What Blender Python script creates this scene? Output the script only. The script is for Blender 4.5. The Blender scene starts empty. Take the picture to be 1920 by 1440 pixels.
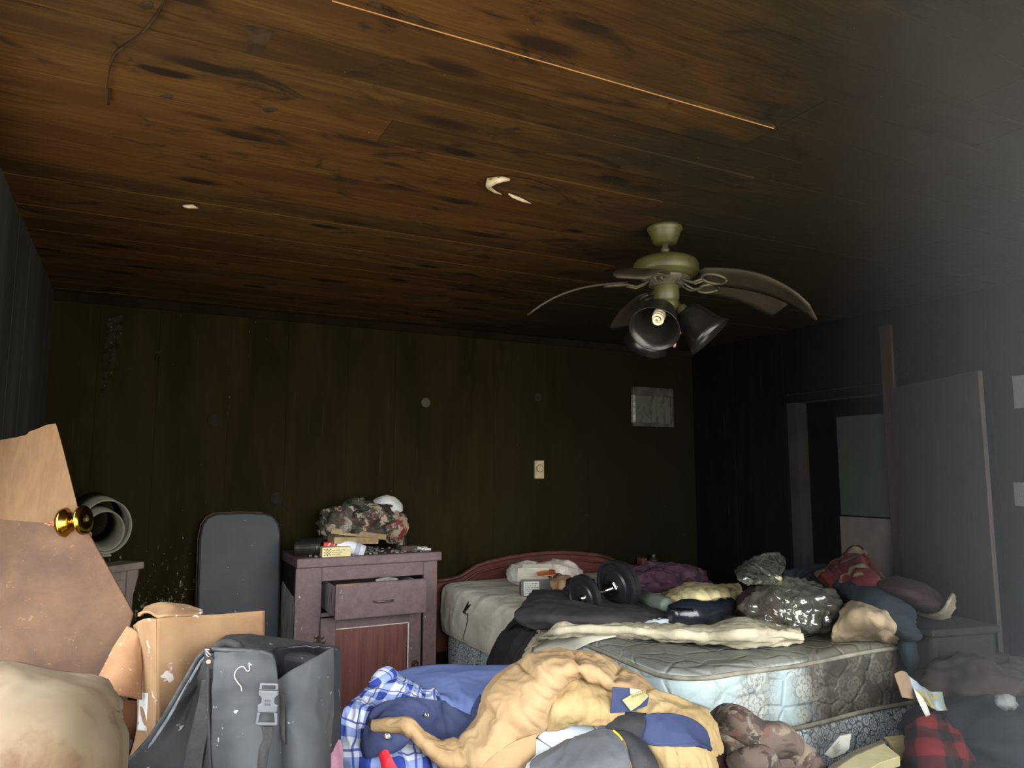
import bpy, math, random
import numpy as np
from mathutils import Vector, Matrix
random.seed(7)
SC = bpy.context.scene
COL = SC.collection
# ------------------------------------------------------------------ camera, sky, exposure
YAW, PITCH = math.radians(27.06), math.radians(6.818)
cam_d = bpy.data.cameras.new('camera'); cam = bpy.data.objects.new('camera', cam_d); COL.objects.link(cam)
cam_d.sensor_fit = 'HORIZONTAL'; cam_d.sensor_width = 36.0; cam_d.lens = 36.0 * 1380 / 1920
cam_d.clip_start = 0.02
cam.location = (0, 0, 1.40)
cam.rotation_euler = (math.pi / 2 + PITCH, 0, -YAW)
SC.camera = cam
SC.view_settings.view_transform = 'Standard'; SC.view_settings.look = 'None'
SC.view_settings.gamma = 1.0; SC.view_settings.use_curve_mapping = False
SC.view_settings.exposure = 0.0
w = bpy.data.worlds.new('overcast_sky'); SC.world = w; w.use_nodes = True
wn = w.node_tree; wn.nodes.clear()
o_ = wn.nodes.new('ShaderNodeOutputWorld'); b_ = wn.nodes.new('ShaderNodeBackground')
tc = wn.nodes.new('ShaderNodeTexCoord'); sx = wn.nodes.new('ShaderNodeSeparateXYZ')
rp = wn.nodes.new('ShaderNodeValToRGB')
mr = wn.nodes.new('ShaderNodeMapRange'); mr.inputs[1].default_value = -1; mr.inputs[2].default_value = 1
wn.links.new(tc.outputs['Generated'], sx.inputs[0]); wn.links.new(sx.outputs[2], mr.inputs[0]); wn.links.new(mr.outputs[0], rp.inputs[0])
e = rp.color_ramp.elements
e[0].position = 0.46; e[0].color = (0.52, 0.48, 0.42, 1)
e[1].position = 0.52; e[1].color = (0.93, 0.965, 1.0, 1)
wn.links.new(rp.outputs[0], b_.inputs[0]); b_.inputs[1].default_value = 12.5
wn.links.new(b_.outputs[0], o_.inputs[0])
# daylight enters by the unseen open front behind the camera, widened for the light: a portal guides the sky's light through it
DX0, DX1, DZ1, YF = -0.38, 3.3, 2.28, -0.25
pl = bpy.data.lights.new('front_daylight', 'AREA'); pl.shape = 'RECTANGLE'; pl.size = DX1 - DX0; pl.size_y = DZ1
pl.cycles.is_portal = True
po = bpy.data.objects.new('front_daylight', pl); COL.objects.link(po)
po.location = ((DX0 + DX1) / 2, YF - 0.02, DZ1 / 2); po.rotation_euler = (math.pi / 2, 0, 0)
# and by an unseen window opening added in the left wall for side light
WY0, WY1, WZ0, WZ1 = 0.45, 2.35, 0.75, 2.1
pl2 = bpy.data.lights.new('added_window_daylight', 'AREA'); pl2.shape = 'RECTANGLE'; pl2.size = WY1 - WY0; pl2.size_y = WZ1 - WZ0
pl2.cycles.is_portal = True
po2 = bpy.data.objects.new('added_window_daylight', pl2); COL.objects.link(po2)
po2.location = (-0.42 - 0.13, (WY0 + WY1) / 2, (WZ0 + WZ1) / 2); po2.rotation_euler = (math.pi / 2, 0, -math.pi / 2)
SC.cycles.use_denoising = True
SC.cycles.max_bounces = 5; SC.cycles.diffuse_bounces = 3; SC.cycles.glossy_bounces = 2; SC.cycles.volume_bounces = 0; SC.cycles.transparent_max_bounces = 12
SC.cycles.use_adaptive_sampling = True; SC.cycles.adaptive_threshold = 0.03

# ------------------------------------------------------------------ helpers
WL = {}
def _loc(o): return WL.get(o.name, Vector((0, 0, 0)))
def mesh(name, V, F, mat, parent=None, smooth=False, uv=None, base=None, bevel=0, solid=0, autosm=False, sub=0):
    V = np.asarray(V, float).reshape(-1, 3)
    if base is None:
        base = (V.min(0) + V.max(0)) / 2; base[2] = V[:, 2].min()
    base = Vector(base)
    me = bpy.data.meshes.new(name)
    me.from_pydata([tuple(p) for p in (V - np.array(base))], [], [tuple(f) for f in F])
    if uv is not None:
        ul = me.uv_layers.new(name='UVMap'); uv = np.asarray(uv)
        li = np.zeros(len(me.loops), int); me.loops.foreach_get('vertex_index', li)
        ul.data.foreach_set('uv', uv[li].astype('f').ravel())
    me.validate(); me.update()
    if smooth: me.polygons.foreach_set('use_smooth', [True] * len(me.polygons))
    if mat is not None: me.materials.append(mat)
    o = bpy.data.objects.new(name, me); COL.objects.link(o)
    if parent is not None:
        o.parent = parent; o.location = base - _loc(parent)
    else: o.location = base
    WL[o.name] = base
    if sub:
        s = o.modifiers.new('sub', 'SUBSURF'); s.levels = sub; s.render_levels = sub
    if solid:
        s = o.modifiers.new('solid', 'SOLIDIFY'); s.thickness = solid; s.offset = 0
    if bevel:
        s = o.modifiers.new('bevel', 'BEVEL'); s.width = bevel; s.segments = 2; s.limit_method = 'ANGLE'
        if autosm:
            me.polygons.foreach_set('use_smooth', [True] * len(me.polygons))
            s.harden_normals = True
    return o
def thing(name, label, cat, loc, group=None):
    o = bpy.data.objects.new(name, None); COL.objects.link(o); o.location = loc; o.empty_display_size = .05
    WL[o.name] = Vector(loc); tag(o, label, cat, group); return o
def tag(o, label, cat, group=None, kind=None):
    o['label'] = label; o['category'] = cat
    if group: o['group'] = group
    if kind: o['kind'] = kind
    return o
def structure(o): o['kind'] = 'structure'; return o
class MB:
    def __init__(s): s.V = []; s.F = []
    def add(s, V, F):
        k = len(s.V); s.V += [tuple(v) for v in V]; s.F += [tuple(i + k for i in f) for f in F]; return s
    def box(s, c, d, M=None):
        c = Vector(c); V = []
        for x in (-.5, .5):
            for y in (-.5, .5):
                for z in (-.5, .5):
                    p = Vector((x * d[0], y * d[1], z * d[2]))
                    V.append((M @ p if M else p) + c)
        return s.add(V, [(0, 1, 3, 2), (4, 6, 7, 5), (0, 4, 5, 1), (2, 3, 7, 6), (0, 2, 6, 4), (1, 5, 7, 3)])
    def span(s, a, b): return s.box([(p + q) / 2 for p, q in zip(a, b)], [abs(q - p) for p, q in zip(a, b)])
    def tube(s, path, r, n=8, flat=None):
        P = [Vector(p) for p in path]; k = len(P); R = r if isinstance(r, (list, tuple)) else [r] * k
        ring = []; up = Vector((0, 0, 1)); side = None
        for i, p in enumerate(P):
            t = (P[min(i + 1, k - 1)] - P[max(i - 1, 0)]).normalized()
            if side is None:
                side = t.cross(up)
                if side.length < .05: side = t.cross(Vector((1, 0, 0)))
            side = (side - t * side.dot(t)).normalized(); nn = side.cross(t)
            for j in range(n):
                a = 2 * math.pi * j / n
                ring.append(p + side * math.cos(a) * R[i] + nn * math.sin(a) * R[i] * (flat or 1))
        F = [(i * n + j, i * n + (j + 1) % n, (i + 1) * n + (j + 1) % n, (i + 1) * n + j) for i in range(k - 1) for j in range(n)]
        F += [tuple(range(n))[::-1], tuple(range((k - 1) * n, k * n))]
        return s.add(ring, F)
    def lathe(s, prof, c=(0, 0, 0), axis=(0, 0, 1), n=24, caps=True):
        M = Vector(axis).normalized().to_track_quat('Z', 'Y').to_matrix(); c = Vector(c); V = []
        for r, z in prof:
            for j in range(n):
                a = 2 * math.pi * j / n
                V.append(M @ Vector((r * math.cos(a), r * math.sin(a), z)) + c)
        k = len(prof)
        F = [(i * n + j, i * n + (j + 1) % n, (i + 1) * n + (j + 1) % n, (i + 1) * n + j) for i in range(k - 1) for j in range(n)]
        if caps: F += [tuple(range(n))[::-1], tuple(range((k - 1) * n, k * n))]
        return s.add(V, F)
    def prism(s, poly, t, nrm=None):
        P = [Vector(p) for p in poly]
        if nrm is None:
            nrm = Vector((0, 0, 0))
            for a, b in zip(P, P[1:] + P[:1]): nrm += a.cross(b)
            nrm.normalize()
            if nrm.dot(Vector((0, 0, 1.4)) - P[0]) < 0: nrm = -nrm
        n = len(P); nrm = Vector(nrm)
        V = P + [p - nrm * t for p in P]
        F = [tuple(range(n)), tuple(range(n, 2 * n))[::-1]] + [(i, i + n, (i + 1) % n + n, (i + 1) % n) for i in range(n)]
        return s.add(V, F)
    def obj(s, name, mat, parent=None, **k): return mesh(name, s.V, s.F, mat, parent, **k)
# vectorised gradient noise
_rng = np.random.RandomState(3); _perm = _rng.permutation(256); _perm = np.concatenate([_perm, _perm, _perm])
_grad = _rng.normal(size=(256, 3)); _grad /= np.linalg.norm(_grad, axis=1)[:, None]
def pn(p):
    p = np.asarray(p, float); i = np.floor(p).astype(int); f = p - i; u = f * f * f * (f * (f * 6 - 15) + 10); i &= 255
    r = 0
    for dx in (0, 1):
        wx = u[:, 0] if dx else 1 - u[:, 0]
        for dy in (0, 1):
            wy = u[:, 1] if dy else 1 - u[:, 1]
            for dz in (0, 1):
                wz = u[:, 2] if dz else 1 - u[:, 2]
                h = _perm[_perm[_perm[(i[:, 0] + dx) & 255] + ((i[:, 1] + dy) & 255)] + ((i[:, 2] + dz) & 255)]
                r = r + wx * wy * wz * (_grad[h] * (f - np.array((dx, dy, dz)))).sum(1)
    return r * 1.6
def fold(a, b, seed, warp=.6):
    """ridged cloth folds over parameters a, b (already scaled)"""
    q = np.stack([a, b, np.full_like(a, seed * 7.3)], 1)
    q2 = q * .5 + 9.1; q = q + warp * np.stack([pn(q2), pn(q2 + 31.7), np.zeros_like(a)], 1)
    r = 1 - np.abs(pn(q)) * 2.0
    return np.clip(r, -1, 1)
def cr(A, n, closed=False):
    """Catmull-Rom along axis 0"""
    A = np.asarray(A, float); k = len(A)
    if closed:
        t = np.linspace(0, k, n, endpoint=False); i = np.floor(t).astype(int); f = t - i
        g = lambda d: A[(i + d) % k]
    else:
        t = np.linspace(0, k - 1, n); i = np.minimum(np.floor(t).astype(int), k - 2); f = t - i
        E = np.concatenate([[2 * A[0] - A[1]], A, [2 * A[-1] - A[-2]]])
        g = lambda d: E[i + d + 1]
    f = f.reshape((-1,) + (1,) * (A.ndim - 1))
    p0, p1, p2, p3 = g(-1), g(0), g(1), g(2)
    return .5 * (2 * p1 + (p2 - p0) * f + (2 * p0 - 5 * p1 + 4 * p2 - p3) * f * f + (3 * p1 - p0 - 3 * p2 + p3) * f ** 3)
def surf(rows, nu=48, nv=48, wr=(), seed=1, closed=False, face=True, extra=None, edge=0, mask=None):
    G = cr(np.asarray(rows, float), nv); G = np.swapaxes(cr(np.swapaxes(G, 0, 1), nu, closed), 0, 1)
    du = np.gradient(G, axis=1); dv = np.gradient(G, axis=0)
    if closed: du = (np.roll(G, -1, 1) - np.roll(G, 1, 1)) / 2
    N = np.cross(du, dv); N /= np.linalg.norm(N, axis=2)[..., None] + 1e-9
    if face and not closed:
        c = G.reshape(-1, 3).mean(0); 
        if (N.reshape(-1, 3).mean(0) @ (np.array((0, 0, 1.4)) - c)) < 0: N = -N
    if closed:
        c = G.mean(1, keepdims=True)
        if ((G - c) * N).sum() < 0: N = -N
    U = np.cumsum(np.linalg.norm(du, axis=2), 1); Vv = np.cumsum(np.linalg.norm(dv, axis=2), 0)
    U = np.broadcast_to(U.mean(0), U.shape); Vv = np.broadcast_to(Vv.mean(1)[:, None], U.shape)
    a, b = U.ravel(), Vv.ravel(); D = np.zeros(len(a))
    for k, (amp, fu, fv, pw) in enumerate(wr):
        r = fold(a * fu, b * fv, seed + k * 3.1)
        D += amp * (np.sign(r) * np.abs(r) ** pw)
    if mask is not None: D *= mask(a, b)
    if extra is not None: D += extra(a, b, G.reshape(-1, 3))
    if edge:
        s = np.linspace(0, 1, nu)[None, :]; t = np.linspace(0, 1, nv)[:, None]
        m = np.clip(np.minimum(np.minimum(s, 1 - s) * 8 if not closed else 1, np.minimum(t, 1 - t) * 8), 0, 1)
        D *= (edge + (1 - edge) * m).ravel() if m.shape == (nv, nu) else 1
    V = G.reshape(-1, 3) + N.reshape(-1, 3) * D[:, None]
    F = []
    w_ = nu if closed else nu - 1
    for i in range(nv - 1):
        for j in range(w_):
            F.append((i * nu + j, i * nu + (j + 1) % nu, (i + 1) * nu + (j + 1) % nu, (i + 1) * nu + j))
    if closed: F += [tuple(range(nu))[::-1], tuple(range((nv - 1) * nu, nv * nu))]
    return V, F, np.stack([a, b], 1)
def cloth(name, rows, mat, parent=None, nu=48, nv=48, wr=((.006, 14, 5, 1.5), (.003, 30, 22, 1.2)), seed=1, thick=.006, **k):
    V, F, uv = surf(rows, nu, nv, wr, seed, **k)
    return mesh(name, V, F, mat, parent, smooth=True, uv=uv, solid=0 if k.get('closed') else thick)
def softtube(name, path, rad, mat, parent=None, n=20, nv=50, wr=((.006, 10, 14, 1.4),), seed=1, up=(0, 0, 1), flip=0):
    """rad: list of (across, height) half sizes for each point"""
    P = [Vector(p) for p in path]; rows = []; up = Vector(up)
    for i, p in enumerate(P):
        t = (P[min(i + 1, len(P) - 1)] - P[max(i - 1, 0)]).normalized()
        s = t.cross(up).normalized(); h = s.cross(t)
        rows.append([tuple(p + s * math.cos(2 * math.pi * j / 8) * rad[i][0] + h * math.sin(2 * math.pi * j / 8) * rad[i][1]) for j in range(8)])
    V, F, uv = surf(rows, n, nv, wr, seed, closed=True)
    return mesh(name, V, F, mat, parent, smooth=True, uv=uv)
def blob(name, c, r, mat, parent=None, amp=.1, sc=3, pw=1.0, seed=1, n=40, flat=None, fold_amp=0, M=None, smooth=True, sq=1.0):
    th = np.linspace(0, math.pi, n // 2 + 1); ph = np.linspace(0, 2 * math.pi, n, endpoint=False)
    T, Q = np.meshgrid(th, ph, indexing='ij')
    pw_ = lambda x: np.sign(x) * np.abs(x) ** sq
    D = np.stack([pw_(np.sin(T)) * pw_(np.cos(Q)), pw_(np.sin(T)) * pw_(np.sin(Q)), pw_(np.cos(T))], 2).reshape(-1, 3)
    f = 1 + amp * pn(D * sc + seed * 5.7) + amp * .5 * pn(D * sc * 2.3 + seed * 3.3)
    if fold_amp: f = f + fold_amp * fold(D[:, 0] * sc * 1.7 + D[:, 2] * sc, D[:, 1] * sc * 1.7, seed)
    V = D * f[:, None] * np.array(r)
    if M is not None: V = V @ np.array(M.to_3x3()).T
    V = V + np.array(c)
    if flat is not None: V[:, 2] = np.maximum(V[:, 2], flat)
    F = []
    for i in range(n // 2):
        for j in range(n):
            q = (i * n + j, (i + 1) * n + j, (i + 1) * n + (j + 1) % n, i * n + (j + 1) % n)
            F.append(q)
    uv = np.stack([Q.ravel() * r[0], T.ravel() * r[2]], 1)
    return mesh(name, V, F, mat, parent, smooth=smooth, uv=uv)
def RZ(a): return Matrix.Rotation(math.radians(a), 4, 'Z')

# ------------------------------------------------------------------ materials
ALBEDO_SCALE = {'sooty_pine': (.44, .37, .18), 'sooty_wall_board': (.88, .84, .56), 'sooty_cornice': .45, 'sooty_disc': .55, 'pale_smeared_soot': .55, 'sooty_side_board': .6, 'sooty_right_board': .5, 'sooty_cream_enamel': (.74, .7, .42), 'sooty_fan_blade': .55,
         'smoke_stained_door': .45, 'dull_green_panel': .45, 'sooty_white': .5, 'aged_cream_plastic': .66, 'smoke_stained_print': .52, 'dusty_disc': .55, 'pale_torn_fibre': .7,
         'bare_split_wood': .8, 'soiled_cream_pillow': .25, 'bare_tan_plywood': (.30, .31, .24), 'scuffed_brown_hardboard': (.33, .33, .29), 'scuffed_tan_card': (.57, .6, .68), 'scuffed_orange_card': (.57, .6, .64),
         'brown_inner_card': .8, 'dusty_black_nylon': .56, 'dusty_black_mesh': .42, 'black_webbing': .46, 'grey_buckle_plastic': .6, 'soiled_tan_quilting': (.60, .64, .62),
         'yellowed_tan_quilting': (.58, .62, .58), 'navy_coat_lining': .42, 'dark_grey_nylon': .6, 'darker_grey_nylon': .5, 'blue_white_plaid': .85, 'woodland_camo': .5,
         'buffalo_plaid': .42, 'dark_blue_cloth': .36, 'cream_pages': .62, 'scuffed_black_vinyl': .6, 'scuffed_maroon_paint': .88, 'soft_blue_nylon': .86, 'blistered_red_veneer': .85, 'dark_teal_denim': .36, 'sooty_maroon_cloth': .5, 'red_cream_print': .5, 'smoked_glass_shade': .5, 'soiled_cream_lining': .6, 'grey_lining': .6, 'burnt_knot': 1.1,
         'soiled_tan_cotton': .62, 'soiled_cream_cotton': .72, 'grey_felt': .42, 'grey_felt_lid': .42, 'brown_blanket_cloth': .42, 'grey_blanket_cloth': .42, 'smudged_white': .5, 'dark_cherry_headboard': .75,
         'sooty_red_trim': .7, 'polished_brass': .8, 'worn_white_label': .7, 'yellowed_tag': .65, 'pale_tag': .65, 'bare_tan_card': .7, 'printed_carton': .7, 'damp_white_card': .65}  # base-colour factors per surface, tuned for brightness
class Mt:
    def __init__(s, name, rough=.85, metal=0., spec=.3):
        s.m = bpy.data.materials.new(name); s.m.use_nodes = True; s.t = s.m.node_tree; s.t.nodes.clear()
        s.out = s.t.nodes.new('ShaderNodeOutputMaterial'); s.b = s.t.nodes.new('ShaderNodeBsdfPrincipled')
        s.t.links.new(s.b.outputs[0], s.out.inputs[0])
        s.b.inputs['Roughness'].default_value = rough; s.b.inputs['Metallic'].default_value = metal
        s.b.inputs['Specular IOR Level'].default_value = spec
        tcn = s.t.nodes.new('ShaderNodeTexCoord'); s.obj = tcn.outputs['Object']; s.uv = tcn.outputs['UV']
        g = s.t.nodes.new('ShaderNodeNewGeometry'); s.pos = g.outputs['Position']
    def put(s, sock, v):
        if isinstance(v, bpy.types.NodeSocket): s.t.links.new(v, sock)
        elif isinstance(v, (tuple, list)) and len(v) == 3 and sock.type == 'RGBA': sock.default_value = (*v, 1)
        else: sock.default_value = v
    def nd(s, typ, ins, out=0, **at):
        n = s.t.nodes.new(typ)
        for k, v in at.items(): setattr(n, k, v)
        for k, v in ins.items(): s.put(n.inputs[k], v)
        return n.outputs[out]
    def mp(s, vec, sc=(1, 1, 1), loc=(0, 0, 0), rot=(0, 0, 0)):
        return s.nd('ShaderNodeMapping', {0: vec, 1: loc, 2: rot, 3: sc})
    def ns(s, vec, sc, det=4, ro=.55, dist=0): return s.nd('ShaderNodeTexNoise', {'Vector': vec, 'Scale': sc, 'Detail': det, 'Roughness': ro, 'Distortion': dist})
    def vo(s, vec, sc, feat='F1', out=0, rnd=1): return s.nd('ShaderNodeTexVoronoi', {'Vector': vec, 'Scale': sc, 'Randomness': rnd}, out, feature=feat)
    def mr(s, v, a, b, c=0., d=1.): return s.nd('ShaderNodeMapRange', {0: v, 1: a, 2: b, 3: c, 4: d}, interpolation_type='SMOOTHSTEP')
    def ma(s, op, a, b=0.): return s.nd('ShaderNodeMath', {0: a, 1: b}, operation=op)
    def mx(s, f, a, b, mode='MIX'):
        n = s.t.nodes.new('ShaderNodeMix'); n.data_type = 'RGBA'; n.blend_type = mode
        s.put(n.inputs[0], f); s.put(n.inputs[6], a); s.put(n.inputs[7], b); return n.outputs[2]
    def ramp(s, f, stops):
        n = s.t.nodes.new('ShaderNodeValToRGB'); s.put(n.inputs[0], f); r = n.color_ramp.elements
        while len(r) < len(stops): r.new(.5)
        for el, (p, c) in zip(r, stops): el.position = p; el.color = (*c, 1)
        return n.outputs[0]
    def xyz(s, vec, i): return s.nd('ShaderNodeSeparateXYZ', {0: vec}, i)
    def bump(s, h, st=.4, d=.01): s.put(s.b.inputs['Normal'], s.nd('ShaderNodeBump', {'Strength': st, 'Distance': d, 'Height': h}))
    def col(s, c):
        k = ALBEDO_SCALE.get(s.m.name, 1)      # base-colour factor of the whole surface, tuned to balance near and far brightness
        if k != 1: c = s.mx(1., c, k if isinstance(k, tuple) else (k, k, k), 'MULTIPLY')
        s.put(s.b.inputs['Base Color'], c); return s
def hx(r, g, b):
    f = lambda c: (c / 255 / 12.92) if c <= 10 else ((c / 255 + .055) / 1.055) ** 2.4
    return (f(r), f(g), f(b))
def gm(name, a, b, sc=6., rough=.85, bump=(.3, 60, .004), fleck=None, dirt=None, metal=0., spec=.3, stretch=(1, 1, 1), crk=None):
    """two-tone material with optional ash flecks (colour, scale, threshold) and dirt (colour, scale, lo, hi)"""
    m = Mt(name, rough, metal, spec); v = m.mp(m.obj, stretch)
    c = m.mx(m.mr(m.ns(v, sc, 5, .6), .3, .7), a, b)
    if dirt: c = m.mx(m.mr(m.ns(m.obj, dirt[1], 6, .65, .4), dirt[2], dirt[3]), c, dirt[0])
    if fleck: c = m.mx(m.mr(m.ns(m.obj, fleck[1], 3, .7), fleck[2], fleck[2] + .05), c, fleck[0])
    m.col(c)
    if crk:
        # crinkles: (scale, strength, depth)
        r = m.nd('ShaderNodeTexNoise', {'Vector': m.mp(m.obj, (1, 1, .7), (0, 0, 0), (.5, .3, .8)), 'Scale': crk[0], 'Detail': 3., 'Roughness': .5, 'Distortion': 1.1}, noise_type='RIDGED_MULTIFRACTAL')
        m.bump(m.ma('ADD', m.ma('MULTIPLY', r, .5), m.ma('MULTIPLY', m.ns(v, crk[0] * 7, 3, .6), .12)), crk[1], crk[2])
    elif bump: m.bump(m.ns(v, bump[1], 4, .6), bump[0], bump[2])
    return m.m

def m_ceiling():
    m = Mt('sooty_pine', .85, 0, .12); rnd = m.nd('ShaderNodeObjectInfo', {}, 'Random')
    off = m.nd('ShaderNodeCombineXYZ', {0: m.ma('MULTIPLY', rnd, 37.), 1: m.ma('MULTIPLY', rnd, 11.), 2: 0.})
    pv = m.nd('ShaderNodeVectorMath', {0: m.pos, 1: off}, operation='ADD')
    g = m.ns(m.mp(pv, (1.6, 16, 16)), 3, 7, .6, 1.2)
    g2 = m.ns(m.mp(pv, (.9, 5, 5)), 2.2, 4, .6, .4)
    c = m.ramp(g, [(.28, (.062, .034, .012)), (.5, (.140, .084, .032)), (.72, (.20, .128, .054))])
    c = m.mx(m.mr(g2, .35, .7), c, (.085, .048, .022))
    c = m.mx(m.ma('MULTIPLY', m.mr(rnd, 0., 1.), .45), c, (.11, .045, .014))
    tone = m.ramp(rnd, [(0., (.62, .60, .58)), (.35, (1.0, 1.0, 1.0)), (.6, (.8, .74, .66)), (1., (1.25, 1.22, 1.2))])
    c = m.mx(1., c, tone, 'MULTIPLY')
    # knots
    kd = m.vo(m.mp(pv, (1.3, 3.6, 3.6)), 1.9)
    c = m.mx(m.mr(kd, .11, .19, .95, 0.), c, (.012, .007, .004))
    c = m.mx(m.ma('MULTIPLY', m.mr(kd, .16, .30, .8, 0.), m.mr(g2, .4, .6)), c, (.035, .018, .008))
    # soot deposit: everything above the seat of the fire, on the right, plus licks and streaks
    x = m.xyz(m.pos, 0); y = m.xyz(m.pos, 1)
    nz = m.ns(m.mp(m.pos, (1.3, 3.2, 1)), 2.0, 5, .6, .5)
    s = m.ma('ADD', x, m.ma('MULTIPLY', m.ma('SUBTRACT', nz, .5), 1.5))
    s = m.ma('SUBTRACT', s, m.ma('MULTIPLY', m.ma('SUBTRACT', m.ma('MINIMUM', y, 2.8), 1.1), .5))
    c = m.mx(m.mr(s, .55, 1.5, 0., .97), c, (.030, .028, .025))
    st = m.ns(m.mp(m.pos, (1.0, 7.5, 1)), 2.6, 5, .6, .9)
    c = m.mx(m.mr(st, .60, .74, 0., .8), c, (.016, .011, .007))
    c = m.mx(m.mr(m.ns(m.pos, 55, 2, .6), .76, .79), c, (.30, .24, .16))
    bl = m.ns(m.mp(m.pos, (1.6, 2.6, 1), (3.1, 1.7, 0)), 2.4, 6, .68, 1.2)
    c = m.mx(m.mr(bl, .54, .70, 0., .85), c, (.020, .014, .009))
    m.col(c)
    m.bump(m.ma('ADD', m.ma('MULTIPLY', g, .6), m.ma('MULTIPLY', m.ns(m.pos, 14, 4, .6), .8)), .35, .012)
    return m.m
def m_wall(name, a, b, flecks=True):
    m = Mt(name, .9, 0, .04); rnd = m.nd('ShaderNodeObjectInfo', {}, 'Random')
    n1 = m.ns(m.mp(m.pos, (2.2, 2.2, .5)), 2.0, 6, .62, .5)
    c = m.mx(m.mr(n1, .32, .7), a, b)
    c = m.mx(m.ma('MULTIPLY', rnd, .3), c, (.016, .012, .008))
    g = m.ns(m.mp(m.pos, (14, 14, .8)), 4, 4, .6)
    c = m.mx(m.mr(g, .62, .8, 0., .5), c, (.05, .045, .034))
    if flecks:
        # darker towards the right corner, the edge broken up by noise
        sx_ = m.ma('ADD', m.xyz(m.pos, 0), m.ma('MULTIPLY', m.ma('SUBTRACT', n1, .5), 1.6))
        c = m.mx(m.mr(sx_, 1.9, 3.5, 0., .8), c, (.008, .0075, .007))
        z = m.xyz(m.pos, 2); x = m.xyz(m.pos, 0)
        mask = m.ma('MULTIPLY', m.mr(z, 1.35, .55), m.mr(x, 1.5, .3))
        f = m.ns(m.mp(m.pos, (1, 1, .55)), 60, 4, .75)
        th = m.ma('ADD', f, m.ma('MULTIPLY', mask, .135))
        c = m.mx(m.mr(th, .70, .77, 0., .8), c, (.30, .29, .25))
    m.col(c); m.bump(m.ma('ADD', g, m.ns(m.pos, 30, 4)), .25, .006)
    return m.m
def m_wood(name, a, b, dark, gscale=(18, 1.2, 18), rough=.5, chips=None, sc=3):
    m = Mt(name, rough); g = m.ns(m.mp(m.obj, gscale), sc, 6, .6, .7)
    c = m.mx(m.mr(g, .3, .7), a, b); c = m.mx(m.mr(m.ns(m.obj, 3.5, 5, .6), .5, .75), c, dark)
    if chips: c = m.mx(m.mr(m.ns(m.mp(m.obj, (1, 1, .4)), chips[1], 4, .75), chips[2], chips[2] + .04), c, chips[0])
    m.col(c); m.bump(g, .2, .003); return m.m
def m_plaid(name, base, dark, mid, sz=.05, red=False):
    m = Mt(name, .9); u = m.xyz(m.uv, 0); v = m.xyz(m.uv, 1)
    def stripe(t, off, wd, per=1.): 
        f = m.ma('FRACT', m.ma('ADD', m.ma('MULTIPLY', t, per / sz), off)); return m.ma('LESS_THAN', f, wd)
    a = stripe(u, 0, .36 if not red else .5); b = stripe(v, 0, .36 if not red else .5)
    c = m.mx(m.ma('MULTIPLY', a, .75), base, mid); c = m.mx(m.ma('MULTIPLY', b, .75), c, mid)
    c = m.mx(m.ma('MULTIPLY', m.ma('MULTIPLY', a, b), .95), c, dark)
    if not red:
        c = m.mx(m.ma('MULTIPLY', stripe(u, .22, .07), .85), c, dark); c = m.mx(m.ma('MULTIPLY', stripe(v, .22, .07), .85), c, dark)
    c = m.mx(m.mr(m.ns(m.obj, 9, 5), .55, .8, 0., .4), c, (.12, .11, .1))
    m.col(c); m.bump(m.ns(m.uv, 300, 2), .2, .001); return m.m
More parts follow.
